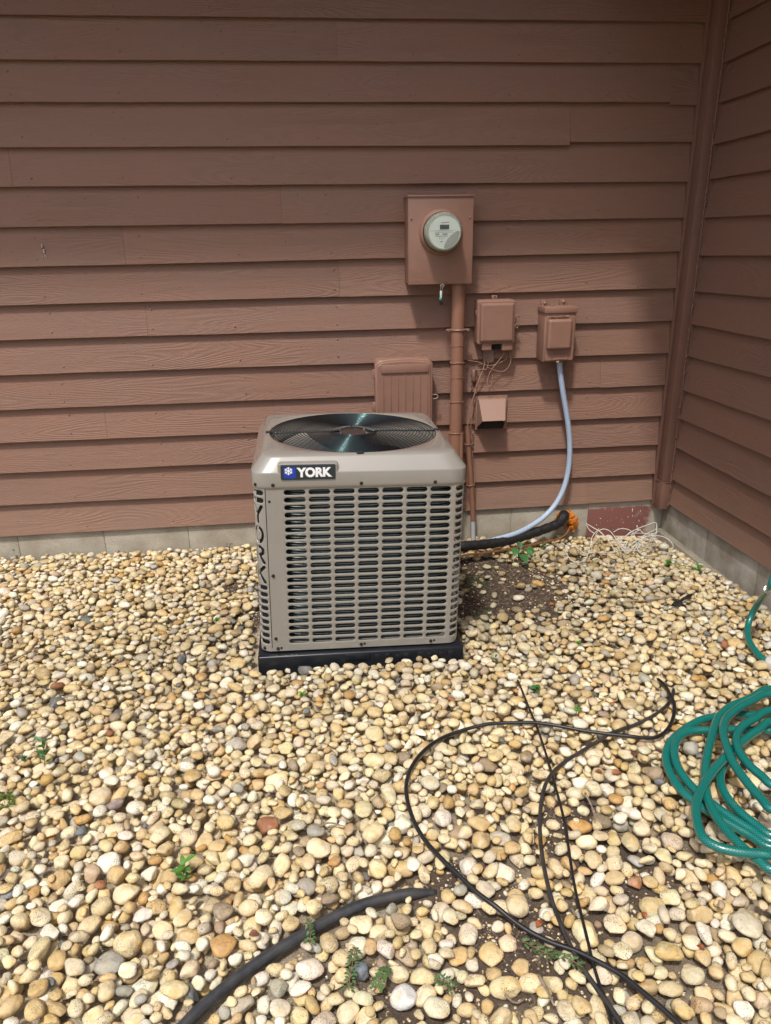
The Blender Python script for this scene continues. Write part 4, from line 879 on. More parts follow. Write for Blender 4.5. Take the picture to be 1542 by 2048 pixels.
# soil mesh (every 3rd cell)
st = 3; sx, sy = XX[::st, ::st], YY[::st, ::st]; szz = soilH[::st, ::st]; a_, b_ = sx.shape
def np_mesh(name, verts, faces, m, smooth=True, tint=None):
    me = bpy.data.meshes.new(name); nv, nf = len(verts), len(faces); k = faces.shape[1]
    me.vertices.add(nv); me.vertices.foreach_set('co', np.ascontiguousarray(verts, np.float32).ravel())
    me.loops.add(nf*k); me.loops.foreach_set('vertex_index', np.ascontiguousarray(faces, np.int32).ravel())
    me.polygons.add(nf); me.polygons.foreach_set('loop_start', np.arange(0, nf*k, k, dtype=np.int32))
    try: me.polygons.foreach_set('loop_total', np.full(nf, k, np.int32))
    except Exception: pass
    if smooth: me.polygons.foreach_set('use_smooth', np.ones(nf, bool))
    if tint is not None:
        ca = me.color_attributes.new('tint', 'FLOAT_COLOR', 'POINT'); ca.data.foreach_set('color', np.ascontiguousarray(np.hstack([tint, np.ones((nv, 1))]), np.float32).ravel())
    me.update(calc_edges=True); me.materials.append(m); return me
idx = np.arange(a_*b_).reshape(a_, b_)
fq = np.stack([idx[:-1, :-1], idx[1:, :-1], idx[1:, 1:], idx[:-1, 1:]], -1).reshape(-1, 4)
def soil_mat():
    m, ns, lk, b = newmat('lightened gaps and mulchy soil'); b.inputs['Roughness'].default_value = .95
    g = nd(ns, 'ShaderNodeNewGeometry'); at = nd(ns, 'ShaderNodeAttribute', attribute_name='tint')
    n = nd(ns, 'ShaderNodeTexNoise', i_Scale=70.0, i_Detail=6.0, i_Roughness=.7); lk.new(g.outputs['Position'], n.inputs['Vector'])
    r = nd(ns, 'ShaderNodeMapRange'); r.inputs[1].default_value = .3; r.inputs[2].default_value = .7; r.inputs[3].default_value = .65; r.inputs[4].default_value = 1.4; lk.new(n.outputs[0], r.inputs[0])
    hs = nd(ns, 'ShaderNodeHueSaturation'); lk.new(at.outputs['Color'], hs.inputs['Color']); lk.new(r.outputs[0], hs.inputs['Value']); lk.new(hs.outputs[0], b.inputs['Base Color'])
    n2 = nd(ns, 'ShaderNodeTexNoise', i_Scale=300.0, i_Detail=3.0); lk.new(g.outputs['Position'], n2.inputs['Vector'])
    bp = nd(ns, 'ShaderNodeBump', i_Strength=1.0, i_Distance=.006); lk.new(n2.outputs[0], bp.inputs['Height']); lk.new(bp.outputs[0], b.inputs['Normal']); return m
M_SOIL = soil_mat()
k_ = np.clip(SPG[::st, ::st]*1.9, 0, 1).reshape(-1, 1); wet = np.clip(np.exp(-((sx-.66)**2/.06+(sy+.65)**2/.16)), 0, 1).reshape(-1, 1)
soilc = (1-k_)*np.array([.42, .35, .25])+k_*np.array([.088, .062, .044]); soilc = soilc*(1-.55*wet)  # soil painted pale under dense stones to lighten the gaps
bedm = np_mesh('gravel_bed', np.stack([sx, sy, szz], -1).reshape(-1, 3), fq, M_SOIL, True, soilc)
BED = bpy.data.objects.new('gravel_bed', bedm); C.objects.link(BED); BED['kind'] = 'structure'; ORG[BED.name] = np.zeros(3)
# unseen ground beyond the bed, coloured pale to bounce light onto the walls
gd = MB(); gd.box((-150, -150, -0.30), (150, 150, -0.085))
go = gd.build('ground', mat('distant gravel', (0.36, 0.30, 0.21), 0.95, col2=(0.26, 0.21, 0.14), vscale=30, bump=1.0, bscale=40, bdist=.02)); go['kind'] = 'structure'
# ---- drop the pebbles one by one on a height map
H = soilH.copy()
# things already standing on the ground
def blocked(x0, x1, y0, y1):
    i0, i1 = int((x0-GX0)/RES), int((x1-GX0)/RES); j0, j1 = int((y0-GY0)/RES), int((y1-GY0)/RES); return slice(max(i0, 0), i1), slice(max(j0, 0), j1)
HB = H.copy()
PADR = (0.1546-0.384, 0.1546+0.384, -0.787-0.382, -0.787+0.382)
s_ = blocked(*PADR); H[s_] = 9.0
s_ = blocked(pcx2-RC, pcx2+RC, YC-RC, YC+RC); H[s_] = 9.0
# black poly pipe bedded in the stones
PIPE_PX = [(872, 1776), (835, 1781), (790, 1790), (740, 1805), (690, 1825), (640, 1851), (590, 1880), (540, 1911), (490, 1945), (440, 1985), (395, 2025), (350, 2072), (300, 2120)]
PIPE = crom([(*G(a, b)[:2], base(*G(a, b)[:2])+0.002) for a, b in PIPE_PX], 0.01); RP = 0.0128
for p in PIPE:
    s_ = blocked(p[0]-RP, p[0]+RP, p[1]-RP, p[1]+RP); H[s_] = np.maximum(H[s_], p[2]+RP+0.03)
SPECIAL = [(805, 1990, .027, .024, .016, (.68, .67, .64), 'large smooth white stone at the front between two creeping weeds'), (722, 1936, .020, .018, .015, (.13, .155, .18), 'speckled blue grey stone beside a creeping weed near the front'), (92, 1556, .020, .018, .017, (.50, .32, .11), 'round orange tan stone at the foot of the upright pointed weed'),
           (228, 1606, .026, .015, .013, (.27, .20, .17), 'rough mauve brown stone in the pebbles at the near left of the pad'), (1272, 1760, .019, .017, .012, (.42, .22, .12), 'smooth terracotta stone lying on soil between the cables and the hose')]
SPP = []
for px0, py0, a, b, c, col0, lab in SPECIAL:
    q0 = G(px0, py0, .014); z0 = float(base(q0[0], q0[1]))+.006; SPP.append((q0[0], q0[1], z0, a, b, c, .3, .05, .05, 0.0)); s_ = blocked(q0[0]-a*.9, q0[0]+a*.9, q0[1]-b*.9, q0[1]+b*.9); H[s_] = 9.0
NT = 62000
peb = []     # x,y,z,a,b,c,yaw,tiltx,tilty,kind
r1 = rng.random(NT); 
la = np.exp(rng.normal(math.log(0.0228), 0.22, NT)); la = np.clip(la, 0.0095, 0.033)
small = rng.random(NT) < 0.16; small[46000:] = True; la[small] *= 0.62
rb_ = np.clip(rng.normal(.77, .12, NT), .45, .98); rc_ = np.clip(rng.normal(.60, .11, NT), .33, .85)
yawv = rng.random(NT)*2*math.pi
cand = rng.random((NT, 6, 2)); accr = rng.random(NT); lev = rng.normal(0.004, 0.0045, NT)
for n in range(NT):
    a, b = la[n], la[n]*rb_[n]; c = min(b, la[n]*rc_[n]*0.92); best = None; yw = yawv[n]; cs, sn_ = math.cos(yw), math.sin(yw); m = int(a/RES)+1
    for q in range((6 if n > 14000 else 4) if n > 3000 else 1):
        x = GX0+a+(GX1-GX0-2*a)*cand[n, q, 0]; y = GY0+a+(GY1-GY0-2*a)*cand[n, q, 1]
        i, j = int((x-GX0)/RES), int((y-GY0)/RES)
        i0, i1, j0, j1 = max(i-m, 0), min(i+m+1, NXg), max(j-m, 0), min(j+m+1, NYg)
        hh = H[i0:i1, j0:j1]; dx = gx[i0:i1, None]-x; dy = gy[None, j0:j1]-y
        u = (dx*cs+dy*sn_)/a; v = (-dx*sn_+dy*cs)/b; k = 1-u*u-v*v
        ok = k > 0.04
        if not ok.any(): continue
        h = c*np.sqrt(np.where(ok, k, 0)); z = np.max(np.where(ok, hh+h, -9))
        top = z+c-BASEG[i, j]
        if best is None or top < best[0]: best = (top, x, y, z, i0, i1, j0, j1, h, ok, hh, i, j)
    if best is None: continue
    top, x, y, z, i0, i1, j0, j1, h, ok, hh, i, j = best
    sp_ = SPG[i, j]
    if top > 0.012+lev[n]*1.3+0.30*c: continue
    if accr[n] < min(.985, 1.25*sp_**1.1) or (n > 46000 and sp_ > .35 and accr[n] < .93): continue
    # lean with whatever it lies on
    dxs, dys = gx[i0:i1, None]-x, gy[None, j0:j1]-y
    w_ = ok & (hh > z-2.2*c); sx_t = sy_t = 0.0
    if w_.sum() > 6:
        hm = hh[w_]; X_ = np.broadcast_to(dxs, hh.shape)[w_]; Y_ = np.broadcast_to(dys, hh.shape)[w_]
        sx_t = float((X_*(hm-hm.mean())).sum()/((X_*X_).sum()+1e-9)); sy_t = float((Y_*(hm-hm.mean())).sum()/((Y_*Y_).sum()+1e-9))
    if sp_ > 0.45: z -= c*0.35*sp_
    H[i0:i1, j0:j1] = np.where(ok, np.maximum(hh, z+h), hh)
    peb.append((x, y, z, a, b, c, yw, max(-.5, min(.5, sx_t))*0.8+0.10*(accr[n]-.5), max(-.5, min(.5, sy_t))*0.8+0.1*(r1[n]-.5), sp_))
PB = np.array(peb)
for s_ in (blocked(*PADR),): H[s_] = -1
for (x0_, y0_, z0_, a, b, c, *_r) in SPP:
    s_ = blocked(x0_-a, x0_+a, y0_-b, y0_+b); H[s_] = np.where(H[s_] > 5, z0_+c*.9, H[s_])
HP = H.copy()      # pebble surface, used later to lay hoses and cables
# what of each pebble lies open to the sky
expo = np.zeros(len(PB))
for n, (x, y, z, a, b, c, yw, *_r) in enumerate(PB):
    cs, sn_ = math.cos(yw), math.sin(yw); t = []
    for uu, vv in ((0, 0), (.5, 0), (-.5, 0), (0, .5), (0, -.5), (.6, .5), (-.6, .5), (.6, -.5), (-.6, -.5), (.85, 0), (-.85, 0), (0, .85), (0, -.85)):
        px_, py_ = x+a*uu*cs-b*vv*sn_, y+a*uu*sn_+b*vv*cs; i, j = int((px_-GX0)/RES), int((py_-GY0)/RES)
        if 0 <= i < NXg and 0 <= j < NYg: t.append(z+c*math.sqrt(max(0, 1-uu*uu-vv*vv)) >= H[i, j]-0.003)
    expo[n] = np.mean(t) if t else 0
keep = expo > 0.02; PB = PB[keep]; expo = expo[keep]
d_ = PB[:, :3]-CAM; zc = d_@AZ; pxx = 771+F_PX*(d_@AX)/zc; pyy = 1024-F_PX*(d_@AY)/zc
size_px = F_PX*2*np.sqrt(PB[:, 3]*PB[:, 4])/np.maximum(zc, .3)
inframe = (pxx > -40) & (pxx < 1582) & (pyy < 2090) & (zc > .3)
# colours of the stones themselves
PAL = np.array([1.08, 1.075, 1.01])*np.array([(.60,.49,.31),(.66,.56,.39),(.55,.42,.23),(.52,.38,.19),(.46,.28,.11),(.70,.65,.55),(.56,.49,.38),(.15,.155,.16),(.47,.36,.25),(.30,.23,.16),(.36,.34,.30),(.40,.30,.19),(.28,.12,.06)])
PW = np.array([.27,.27,.17,.08,.022,.14,.09,.010,.010,.016,.03,.018,.002]); PW /= PW.sum()
NP_ = len(PB); ci_ = rng.choice(len(PAL), NP_, p=PW); col = PAL[ci_]*(1+rng.normal(0, .075, (NP_, 1)))*(1+rng.normal(0, .018, (NP_, 3)))
# stones lying near the wall and behind the unit carry more dirt
px_, py_ = PB[:, 0], PB[:, 1]
dirt = np.clip(0.55*np.exp(-((px_-.05)**2/.9+(py_+1.0)**2/.16))+0.75*np.exp(-((px_-.95)**2/.30+(py_+.50)**2/.16))+0.4*PB[:, 9]*np.exp(-(py_+.3)**2/.5)+0.42*np.exp(-(py_+.85)**2/.45)*(rng.random(NP_) < .45)*.7+.15*(rng.random(NP_) < .2), 0, .80)*rng.uniform(.25, 1.2, NP_)
col = col*(1-dirt[:, None]*0.66)+np.array([.12, .105, .075])*dirt[:, None]*0.4
col = np.clip(col, .02, .80)
def ico(sub):
    bm = bmesh.new(); bmesh.ops.create_icosphere(bm, subdivisions=sub, radius=1); bm.verts.index_update()
    v = np.array([p.co[:] for p in bm.verts]); f = np.array([[q.index for q in p.verts] for p in bm.faces]); bm.free(); return v, f
def shape(Pk, sub):
    V0, F0 = ico(sub); M_ = len(Pk); V = np.repeat(V0[None], M_, 0)
    q = rng.uniform(.78, 1.0, (M_, 1, 1)); V = np.sign(V)*np.abs(V)**q; 
    V /= np.maximum(1.0, (np.linalg.norm(V, axis=2, keepdims=True))**0.55)
    rad = np.ones((M_, len(V0)))
    for amp, fr in ((.115, 1.3), (.065, 2.4), (.032, 4.8)):
        k = rng.normal(0, fr, (M_, 3)); ph = rng.uniform(0, 6.3, (M_, 1)); rad += amp*np.sin(np.einsum('mij,mj->mi', V, k)+ph)
    V = V*rad[..., None]
    ang = rng.random(M_) < .62
    for _ in range(6):
        nrm = rng.normal(0, 1, (M_, 3)); nrm /= np.linalg.norm(nrm, axis=1, keepdims=True); d = np.where(ang, rng.uniform(.58, .92, M_), rng.uniform(.80, 1.08, M_))
        s = np.einsum('mij,mj->mi', V, nrm)-d[:, None]; V -= np.maximum(s, 0)[..., None]*nrm[:, None]*0.9
    V *= Pk[:, None, 3:6]
    tx, ty, yw = Pk[:, 7], Pk[:, 8], Pk[:, 6]; c, s = np.cos(yw)[:, None], np.sin(yw)[:, None]
    X, Y, Z = V[..., 0]*c-V[..., 1]*s, V[..., 0]*s+V[..., 1]*c, V[..., 2]
    X2, Z2 = X-Z*np.sin(tx)[:, None]*.9, Z+X*np.sin(tx)[:, None]*.9
    Y2, Z3 = Y-Z2*np.sin(ty)[:, None]*.9, Z2+Y*np.sin(ty)[:, None]*.9
    return np.stack([X2, Y2, Z3], -1), F0
def pebble_mat():
    m, ns, lk, b = newmat('river pebble'); b.inputs['Roughness'].default_value = 0.62; b.inputs['Specular IOR Level'].default_value = 0.35
    at = nd(ns, 'ShaderNodeAttribute', attribute_name='tint'); g = nd(ns, 'ShaderNodeNewGeometry')
    n = nd(ns, 'ShaderNodeTexNoise', i_Scale=42.0, i_Detail=5.0, i_Roughness=.65); lk.new(g.outputs['Position'], n.inputs['Vector'])
    r = nd(ns, 'ShaderNodeMapRange'); r.inputs[1].default_value = .3; r.inputs[2].default_value = .7; r.inputs[3].default_value = .80; r.inputs[4].default_value = 1.14; lk.new(n.outputs[0], r.inputs[0])
    hs = nd(ns, 'ShaderNodeHueSaturation'); lk.new(at.outputs['Color'], hs.inputs['Color']); lk.new(r.outputs[0], hs.inputs['Value'])
    # each stone runs from pale to mustard in patches
    n1 = nd(ns, 'ShaderNodeTexNoise', i_Scale=26.0, i_Detail=4.0, i_Roughness=.6); lk.new(g.outputs['Position'], n1.inputs['Vector'])
    r1_ = nd(ns, 'ShaderNodeMapRange'); r1_.inputs[1].default_value = .50; r1_.inputs[2].default_value = .66; r1_.inputs[4].default_value = .62; lk.new(n1.outputs[0], r1_.inputs[0])
    mu0 = nd(ns, 'ShaderNodeMix', data_type='RGBA', blend_type='MULTIPLY'); lk.new(r1_.outputs[0], mu0.inputs[0]); lk.new(hs.outputs[0], mu0.inputs[6]); mu0.inputs[7].default_value = (.98, .80, .46, 1)
    n1b = nd(ns, 'ShaderNodeTexNoise', i_Scale=33.0, i_Detail=4.0, i_Roughness=.6); lk.new(g.outputs['Position'], n1b.inputs['Vector'])
    r1b = nd(ns, 'ShaderNodeMapRange'); r1b.inputs[1].default_value = .54; r1b.inputs[2].default_value = .68; r1b.inputs[4].default_value = .55; lk.new(n1b.outputs[0], r1b.inputs[0])
    mu = nd(ns, 'ShaderNodeMix', data_type='RGBA', blend_type='SCREEN'); lk.new(r1b.outputs[0], mu.inputs[0]); lk.new(mu0.outputs[2], mu.inputs[6]); mu.inputs[7].default_value = (.26, .25, .22, 1)
    # pits and lichen specks
    n2 = nd(ns, 'ShaderNodeTexNoise', i_Scale=420.0, i_Detail=2.0); lk.new(g.outputs['Position'], n2.inputs['Vector'])
    n3 = nd(ns, 'ShaderNodeTexNoise', i_Scale=24.0, i_Detail=2.0); lk.new(g.outputs['Position'], n3.inputs['Vector'])
    s1 = nd(ns, 'ShaderNodeMath', operation='MULTIPLY_ADD'); lk.new(n3.outputs[0], s1.inputs[0]); s1.inputs[1].default_value = .55; lk.new(n2.outputs[0], s1.inputs[2])
    r2 = nd(ns, 'ShaderNodeMapRange'); r2.inputs[1].default_value = .90; r2.inputs[2].default_value = 1.0; r2.inputs[4].default_value = .8; lk.new(s1.outputs[0], r2.inputs[0])
    mx = nd(ns, 'ShaderNodeMix', data_type='RGBA'); lk.new(r2.outputs[0], mx.inputs[0]); lk.new(mu.outputs[2], mx.inputs[6]); mx.inputs[7].default_value = (.10, .075, .05, 1)
    lk.new(mx.outputs[2], b.inputs['Base Color'])
    n4 = nd(ns, 'ShaderNodeTexNoise', i_Scale=260.0, i_Detail=4.0, i_Roughness=.7); lk.new(g.outputs['Position'], n4.inputs['Vector'])
    bp = nd(ns, 'ShaderNodeBump', i_Strength=.55, i_Distance=.0024); lk.new(n4.outputs[0], bp.inputs['Height'])
    n5 = nd(ns, 'ShaderNodeTexNoise', i_Scale=75.0, i_Detail=2.0); lk.new(g.outputs['Position'], n5.inputs['Vector'])
    bp2 = nd(ns, 'ShaderNodeBump', i_Strength=.6, i_Distance=.006); lk.new(n5.outputs[0], bp2.inputs['Height']); lk.new(bp.outputs[0], bp2.inputs['Normal']); lk.new(bp2.outputs[0], b.inputs['Normal'])
    return m
M_PEB = pebble_mat()
score = size_px*np.sqrt(expo)*(expo > .5)*inframe
top300 = np.argsort(-score)[:300]; ind = np.zeros(NP_, bool); ind[top300] = True
near = inframe & (size_px > 34) & (expo > .12) & ~ind
far = ~near & ~ind
pv, pf = shape(PB[ind], 3); cols = col[ind]
for k, P_ in enumerate(PB[ind]):
    me = np_mesh('pebble', pv[k], pf, M_PEB, True, np.repeat(cols[k][None], pv.shape[1], 0))
    o = bpy.data.objects.new('pebble', me); C.objects.link(o); o.parent = BED; o.location = P_[:3]
pv2, pf2 = shape(np.array(SPP), 3)
for k, sp__ in enumerate(SPECIAL):
    me = np_mesh('stone', pv2[k], pf2, M_PEB, True, np.repeat(np.array([sp__[5]]), pv2.shape[1], 0)); o = bpy.data.objects.new('stone', me); C.objects.link(o); o.location = SPP[k][:3]; tag(o, sp__[6], 'stone', 'stones that stand out in the bed')
VS, FS, TS, k0 = [], [], [], 0
for msk, sub in ((near, 3), (far, 2)):
    v_, f_ = shape(PB[msk], sub); v_ = v_+PB[msk][:, None, :3]; M_, nv = v_.shape[:2]
    VS.append(v_.reshape(-1, 3)); FS.append((f_[None]+(np.arange(M_)*nv)[:, None, None]).reshape(-1, 3)+k0); TS.append(np.repeat(col[msk], nv, 0)); k0 += M_*nv
# grit between the stones where the soil shows
gi, gj = np.where((SPG > .22) & (HP-soilH < .004) & (HP > -.5)); ks = rng.choice(len(gi), 3600, replace=True)
GP = np.zeros((3600, 10)); GP[:, 0] = gx[gi[ks]]+rng.uniform(-.002, .002, 3600); GP[:, 1] = gy[gj[ks]]; GP[:, 2] = HP[gi[ks], gj[ks]]
ga = np.exp(rng.normal(math.log(.0036), .4, 3600)); GP[:, 3] = ga; GP[:, 4] = ga*.8; GP[:, 5] = ga*.65; GP[:, 6] = rng.random(3600)*6.28
GP = GP[~((GP[:, 0] > .5) & (GP[:, 0] < 1.0) & (GP[:, 1] > -1.1) & (rng.random(len(GP)) < .8))]
v_, f_ = shape(GP, 1); v_ = v_+GP[:, None, :3]; M_, nv = v_.shape[:2]
VS.append(v_.reshape(-1, 3)); FS.append((f_[None]+(np.arange(M_)*nv)[:, None, None]).reshape(-1, 3)+k0); TS.append(np.repeat(PAL[rng.choice(len(PAL), M_, p=PW)], nv, 0))
pm_ = np_mesh('pebbles', np.vstack(VS), np.vstack(FS), M_PEB, True, np.clip(np.vstack(TS), .02, .82))
po = bpy.data.objects.new('pebbles', pm_); C.objects.link(po); po.parent = BED; po['kind'] = 'stuff'
print('PEBBLES', NP_, 'near', near.sum(), 'far', far.sum(), 'tris', len(pm_.polygons))
def hs_(x, y):
    i = min(max(int((x-GX0)/RES), 0), NXg-1); j = min(max(int((y-GY0)/RES), 0), NYg-1); return HP[i, j]
def hmax(x, y, r):
    i, j = int((x-GX0)/RES), int((y-GY0)/RES); m = max(1, int(r/RES)); h = HP[max(i-m, 0):min(i+m+1, NXg), max(j-m, 0):min(j+m+1, NYg)]
    return float(h.max()) if h.size else 0.0
def drape(P, r, step, lift=None, stiff=3):
    """lay a line of (x, y) on the stones: touch the local tops, then stiffen"""
    A = crom([(p[0], p[1], p[2] if len(p) > 2 else 0) for p in P], step); z = np.array([max(hmax(p[0], p[1], r*.6), float(base(p[0], p[1]))-.03)+r*.80 for p in A])
    n = len(z); k = max(1, int(0.020*stiff/step)); z2 = np.array([z[max(0, i-k//2):i+k//2+1].max() for i in range(n)])
    for _ in range(3): z2 = np.convolve(np.pad(z2, k, mode='edge'), np.ones(2*k+1)/(2*k+1), mode='valid')
    z2 = np.maximum(z2-0.2*r, z-0.5*r)
    for _ in range(2): z2 = np.convolve(np.pad(z2, 2, mode='edge'), np.ones(5)/5, mode='valid')
    A[:, 2] = z2+A[:, 2]; return A
# ================================================================== THINGS LYING ON THE GROUND
# ---- refrigerant line in black foam, orange sealing foam, copper liquid line
def lerp3(pts): return [np.array(p, float) for p in pts]
g0 = G(925, 1093, 0.055); g1 = G(985, 1089, 0.058); wall_pt = WB(1128, 1040, -0.02)
S0 = np.array([0.500, g0[1]-0.02, 0.050])
def along(px, py, t):
    y = S0[1]+(-0.055-S0[1])*t; return WB(px, py, y)
FP = [np.array([0.42, S0[1]-0.03, 0.05]), along(925, 1093, .0), along(975, 1088, .22), along(1020, 1080, .45), along(1060, 1068, .66), along(1095, 1056, .84), along(1116, 1047, .96), WB(1127, 1036, -0.045), WB(1128.5, 1030, 0.012)]
IN = thing('insulated_pipe', 'fat black foam insulated pipe running from the air conditioner into the block wall', 'pipe', FP[1])
M_FOAM = mat('black pipe foam', (0.009, 0.009, 0.010), 0.5, bump=1.0, bscale=330, bdist=0.003)
pth = crom(FP, 0.008); n = len(pth); r_ = [0.0238+0.001*math.sin(k*.9)+0.0006*rng.normal() for k in range(n)]
kk = int(n*.47); r_[kk] = .0212
b = MB(); b.tube(pth, r_, 20); b.build('foam_sleeve', M_FOAM, IN, smooth=180)
b = MB(); b.tube(crom([WB(1119, 1046, -.062), WB(1126, 1035, -.060), WB(1129, 1030, -.03)], .006), 0.0255, 20); b.build('foam_elbow', M_FOAM, IN, smooth=180)
OF = thing('sealing_foam', 'bright orange expanding foam packed round the black pipe at the block wall', 'sealing foam', WB(1133, 1046, 0.0))
bm = bmesh.new()
for (px, py, r) in ((1124, 1028, .016), (1133, 1026, .018), (1141, 1031, .020), (1147, 1039, .022), (1149, 1048, .020), (1143, 1053, .018), (1136, 1056, .013), (1117, 1030, .012), (1113, 1037, .009), (1152, 1054, .008), (1146, 1062, .007), (1152, 1046, .012), (1139, 1040, .022)):
    p = WB(px, py, -0.004); bmesh.ops.create_icosphere(bm, subdivisions=3, radius=r, matrix=Matrix.Translation(Vector(p)) @ Matrix.Diagonal((1, 0.85, 1, 1)))
for v in bm.verts:
    q = v.co*70; v.co += Vector((mnoise.noise(q), mnoise.noise(q+Vector((9, 0, 0))), mnoise.noise(q+Vector((0, 9, 0)))))*0.0085+Vector((mnoise.noise(v.co*220), 0, mnoise.noise(v.co*220+Vector((5, 5, 5)))))*0.002
b = MB(); b.bm(bm); b.build('foam_mass', mat('orange foam', (0.62, 0.22, 0.02), 0.8, col2=(0.45, 0.13, 0.012), vscale=60, bump=.8, bscale=250, bdist=.003), OF, smooth=180)
CL = thing('copper_line', 'thin copper pipe running beneath the black insulated pipe to the wall', 'pipe', along(1000, 1098, .35))
P = [WB(1136, 1050, 0.0), WB(1137, 1060, -.04), WB(1130, 1070, -.065)]+[along(a, b_, t)+np.array([0, -.012, 0]) for a, b_, t in ((1112, 1077, .84), (1080, 1084, .72), (1040, 1092, .52), (1000, 1099, .34), (960, 1105, .12), (930, 1108, 0.0))]
P.append(P[-1]+np.array([-.09, -.05, -.005]))
M_COP = mat('weathered copper', (0.46, 0.19, 0.085), 0.42, metal=0.55, var=.35, vscale=30)
b = MB(); b.tube(crom(P, .006), 0.0056, 10); b.build('copper_tube', M_COP, CL, smooth=180)
# ---- half buried poly pipe
PP = thing('poly_pipe', 'thick black plastic pipe half buried in the pebbles, its end covered by soil', 'pipe', PIPE[0])
M_POLY = mat('dusty black poly', (0.030, 0.032, 0.036), 0.38, col2=(0.062, 0.060, 0.058), vscale=25, bump=.25, bscale=160, bdist=.0015)
n = len(PIPE); P = np.array(PIPE); P[:, 2] += np.clip((np.arange(n)-4)/14, -.012, 1)*0.006-0.007-0.010*np.exp(-np.arange(n)/4)
b = MB(); b.tube(P, [RP*min(1, .55+.45*k/6) for k in range(n)], 20); b.build('pipe', M_POLY, PP, smooth=180)
# ---- black cables
CABA = [(1390, 2090), (1350, 2048), (1290, 1992), (1240, 1948), (1190, 1918), (1150, 1897), (1100, 1877), (1050, 1852), (1005, 1824), (960, 1795), (915, 1755), (880, 1722), (850, 1685), (828, 1645), (814, 1600), (813, 1570), (822, 1540), (845, 1508), (885, 1479), (930, 1463), (985, 1454), (1040, 1452), (1085, 1453), (1130, 1459), (1180, 1468), (1230, 1475), (1275, 1479), (1310, 1477), (1333, 1462), (1346, 1438), (1348, 1412), (1338, 1390), (1328, 1372), (1316, 1361)]
CABB = [(1270, 2095), (1245, 2048), (1218, 2005), (1185, 1958), (1160, 1920), (1138, 1878), (1120, 1838), (1104, 1795), (1091, 1745), (1083, 1695), (1080, 1650), (1082, 1608), (1090, 1575), (1105, 1548), (1130, 1524), (1160, 1504), (1195, 1483), (1235, 1462), (1275, 1447), (1310, 1430), (1332, 1412), (1345, 1392), (1347, 1378)]
CABC = [(1232, 2095), (1224, 2048), (1214, 2000), (1200, 1965), (1187, 1925), (1176, 1880), (1164, 1830), (1152, 1780), (1144, 1735), (1137, 1690), (1130, 1645), (1121, 1605), (1108, 1560), (1098, 1528), (1087, 1492), (1077, 1462), (1066, 1435), (1054, 1408), (1043, 1382), (1035, 1364)]
M_CAB = mat('black cable jacket', (0.016, 0.015, 0.017), 0.42, var=.3, vscale=40, bump=.2, bscale=260, bdist=.001)
M_CABB = mat('dusty cable jacket', (0.020, 0.018, 0.018), 0.5, col2=(0.045, 0.038, 0.034), vscale=30)
for nm, px, r, m_, lab, lf, zr in (('cable', CABA, .0054, M_CAB, 'smooth black cable curling in a wide open loop across the pebbles', .004, .02), ('cable', CABB, .0050, M_CABB, 'dusty black cable in a narrow S bend running under the loop', 0, .016), ('cable', CABC, .0034, M_CAB, 'thinnest black cable, nearly straight from the pad side towards the front', .0, .012)):
    A = drape([(*G(a, b_, 0.022)[:2], 0) for a, b_ in px], r, .006, stiff=2.4); A[:, 2] += lf
    T = thing(nm, lab, 'cable', A[0], group='black cables on the pebbles'); b = MB(); b.tube(A, r, 10); b.build('jacket', m_, T, smooth=180)
    if m_ is M_CAB and r > .004: 
        b = MB(); t = A[-1]-A[-3]; t /= np.linalg.norm(t); b.tube([A[-1], A[-1]+t*.008], .002, 8); b.build('cut_core', M_COP, T, smooth=180)
# ---- green garden hose
M_HOSE, hns, hlk, hb = newmat('green braided hose')
hb.inputs['Roughness'].default_value = .27; hb.inputs['Coat Weight'].default_value = .5; hb.inputs['Coat Roughness'].default_value = .15
uv = nd(hns, 'ShaderNodeUVMap', uv_map='tube'); sp_x = nd(hns, 'ShaderNodeSeparateXYZ'); hlk.new(uv.outputs[0], sp_x.inputs[0])
def diag(sgn):
    a = nd(hns, 'ShaderNodeMath', operation='MULTIPLY'); a.inputs[1].default_value = 2*math.pi*150; hlk.new(sp_x.outputs[0], a.inputs[0])
    c = nd(hns, 'ShaderNodeMath', operation='MULTIPLY_ADD'); hlk.new(sp_x.outputs[1], c.inputs[0]); c.inputs[1].default_value = sgn*2*math.pi*10; hlk.new(a.outputs[0], c.inputs[2])
    s = nd(hns, 'ShaderNodeMath', operation='SINE'); hlk.new(c.outputs[0], s.inputs[0]); return s.outputs[0]
mxm = nd(hns, 'ShaderNodeMath', operation='MAXIMUM'); hlk.new(diag(1), mxm.inputs[0]); hlk.new(diag(-1), mxm.inputs[1])
rm = nd(hns, 'ShaderNodeMapRange'); rm.inputs[1].default_value = .2; rm.inputs[2].default_value = .95; hlk.new(mxm.outputs[0], rm.inputs[0])
hm = nd(hns, 'ShaderNodeMix', data_type='RGBA'); hm.inputs[6].default_value = (.003, .095, .080, 1); hm.inputs[7].default_value = (.007, .195, .165, 1); hlk.new(rm.outputs[0], hm.inputs[0])
hg = nd(hns, 'ShaderNodeNewGeometry'); hn = nd(hns, 'ShaderNodeTexNoise', i_Scale=16.0, i_Detail=6.0, i_Roughness=.7); hlk.new(hg.outputs['Position'], hn.inputs['Vector'])
hr = nd(hns, 'ShaderNodeMapRange'); hr.inputs[1].default_value = .60; hr.inputs[2].default_value = .78; hr.inputs[4].default_value = .55; hlk.new(hn.outputs[0], hr.inputs[0])
hd = nd(hns, 'ShaderNodeMix', data_type='RGBA'); hlk.new(hr.outputs[0], hd.inputs[0]); hlk.new(hm.outputs[2], hd.inputs[6]); hd.inputs[7].default_value = (.16, .19, .14, 1); hlk.new(hd.outputs[2], hb.inputs['Base Color'])
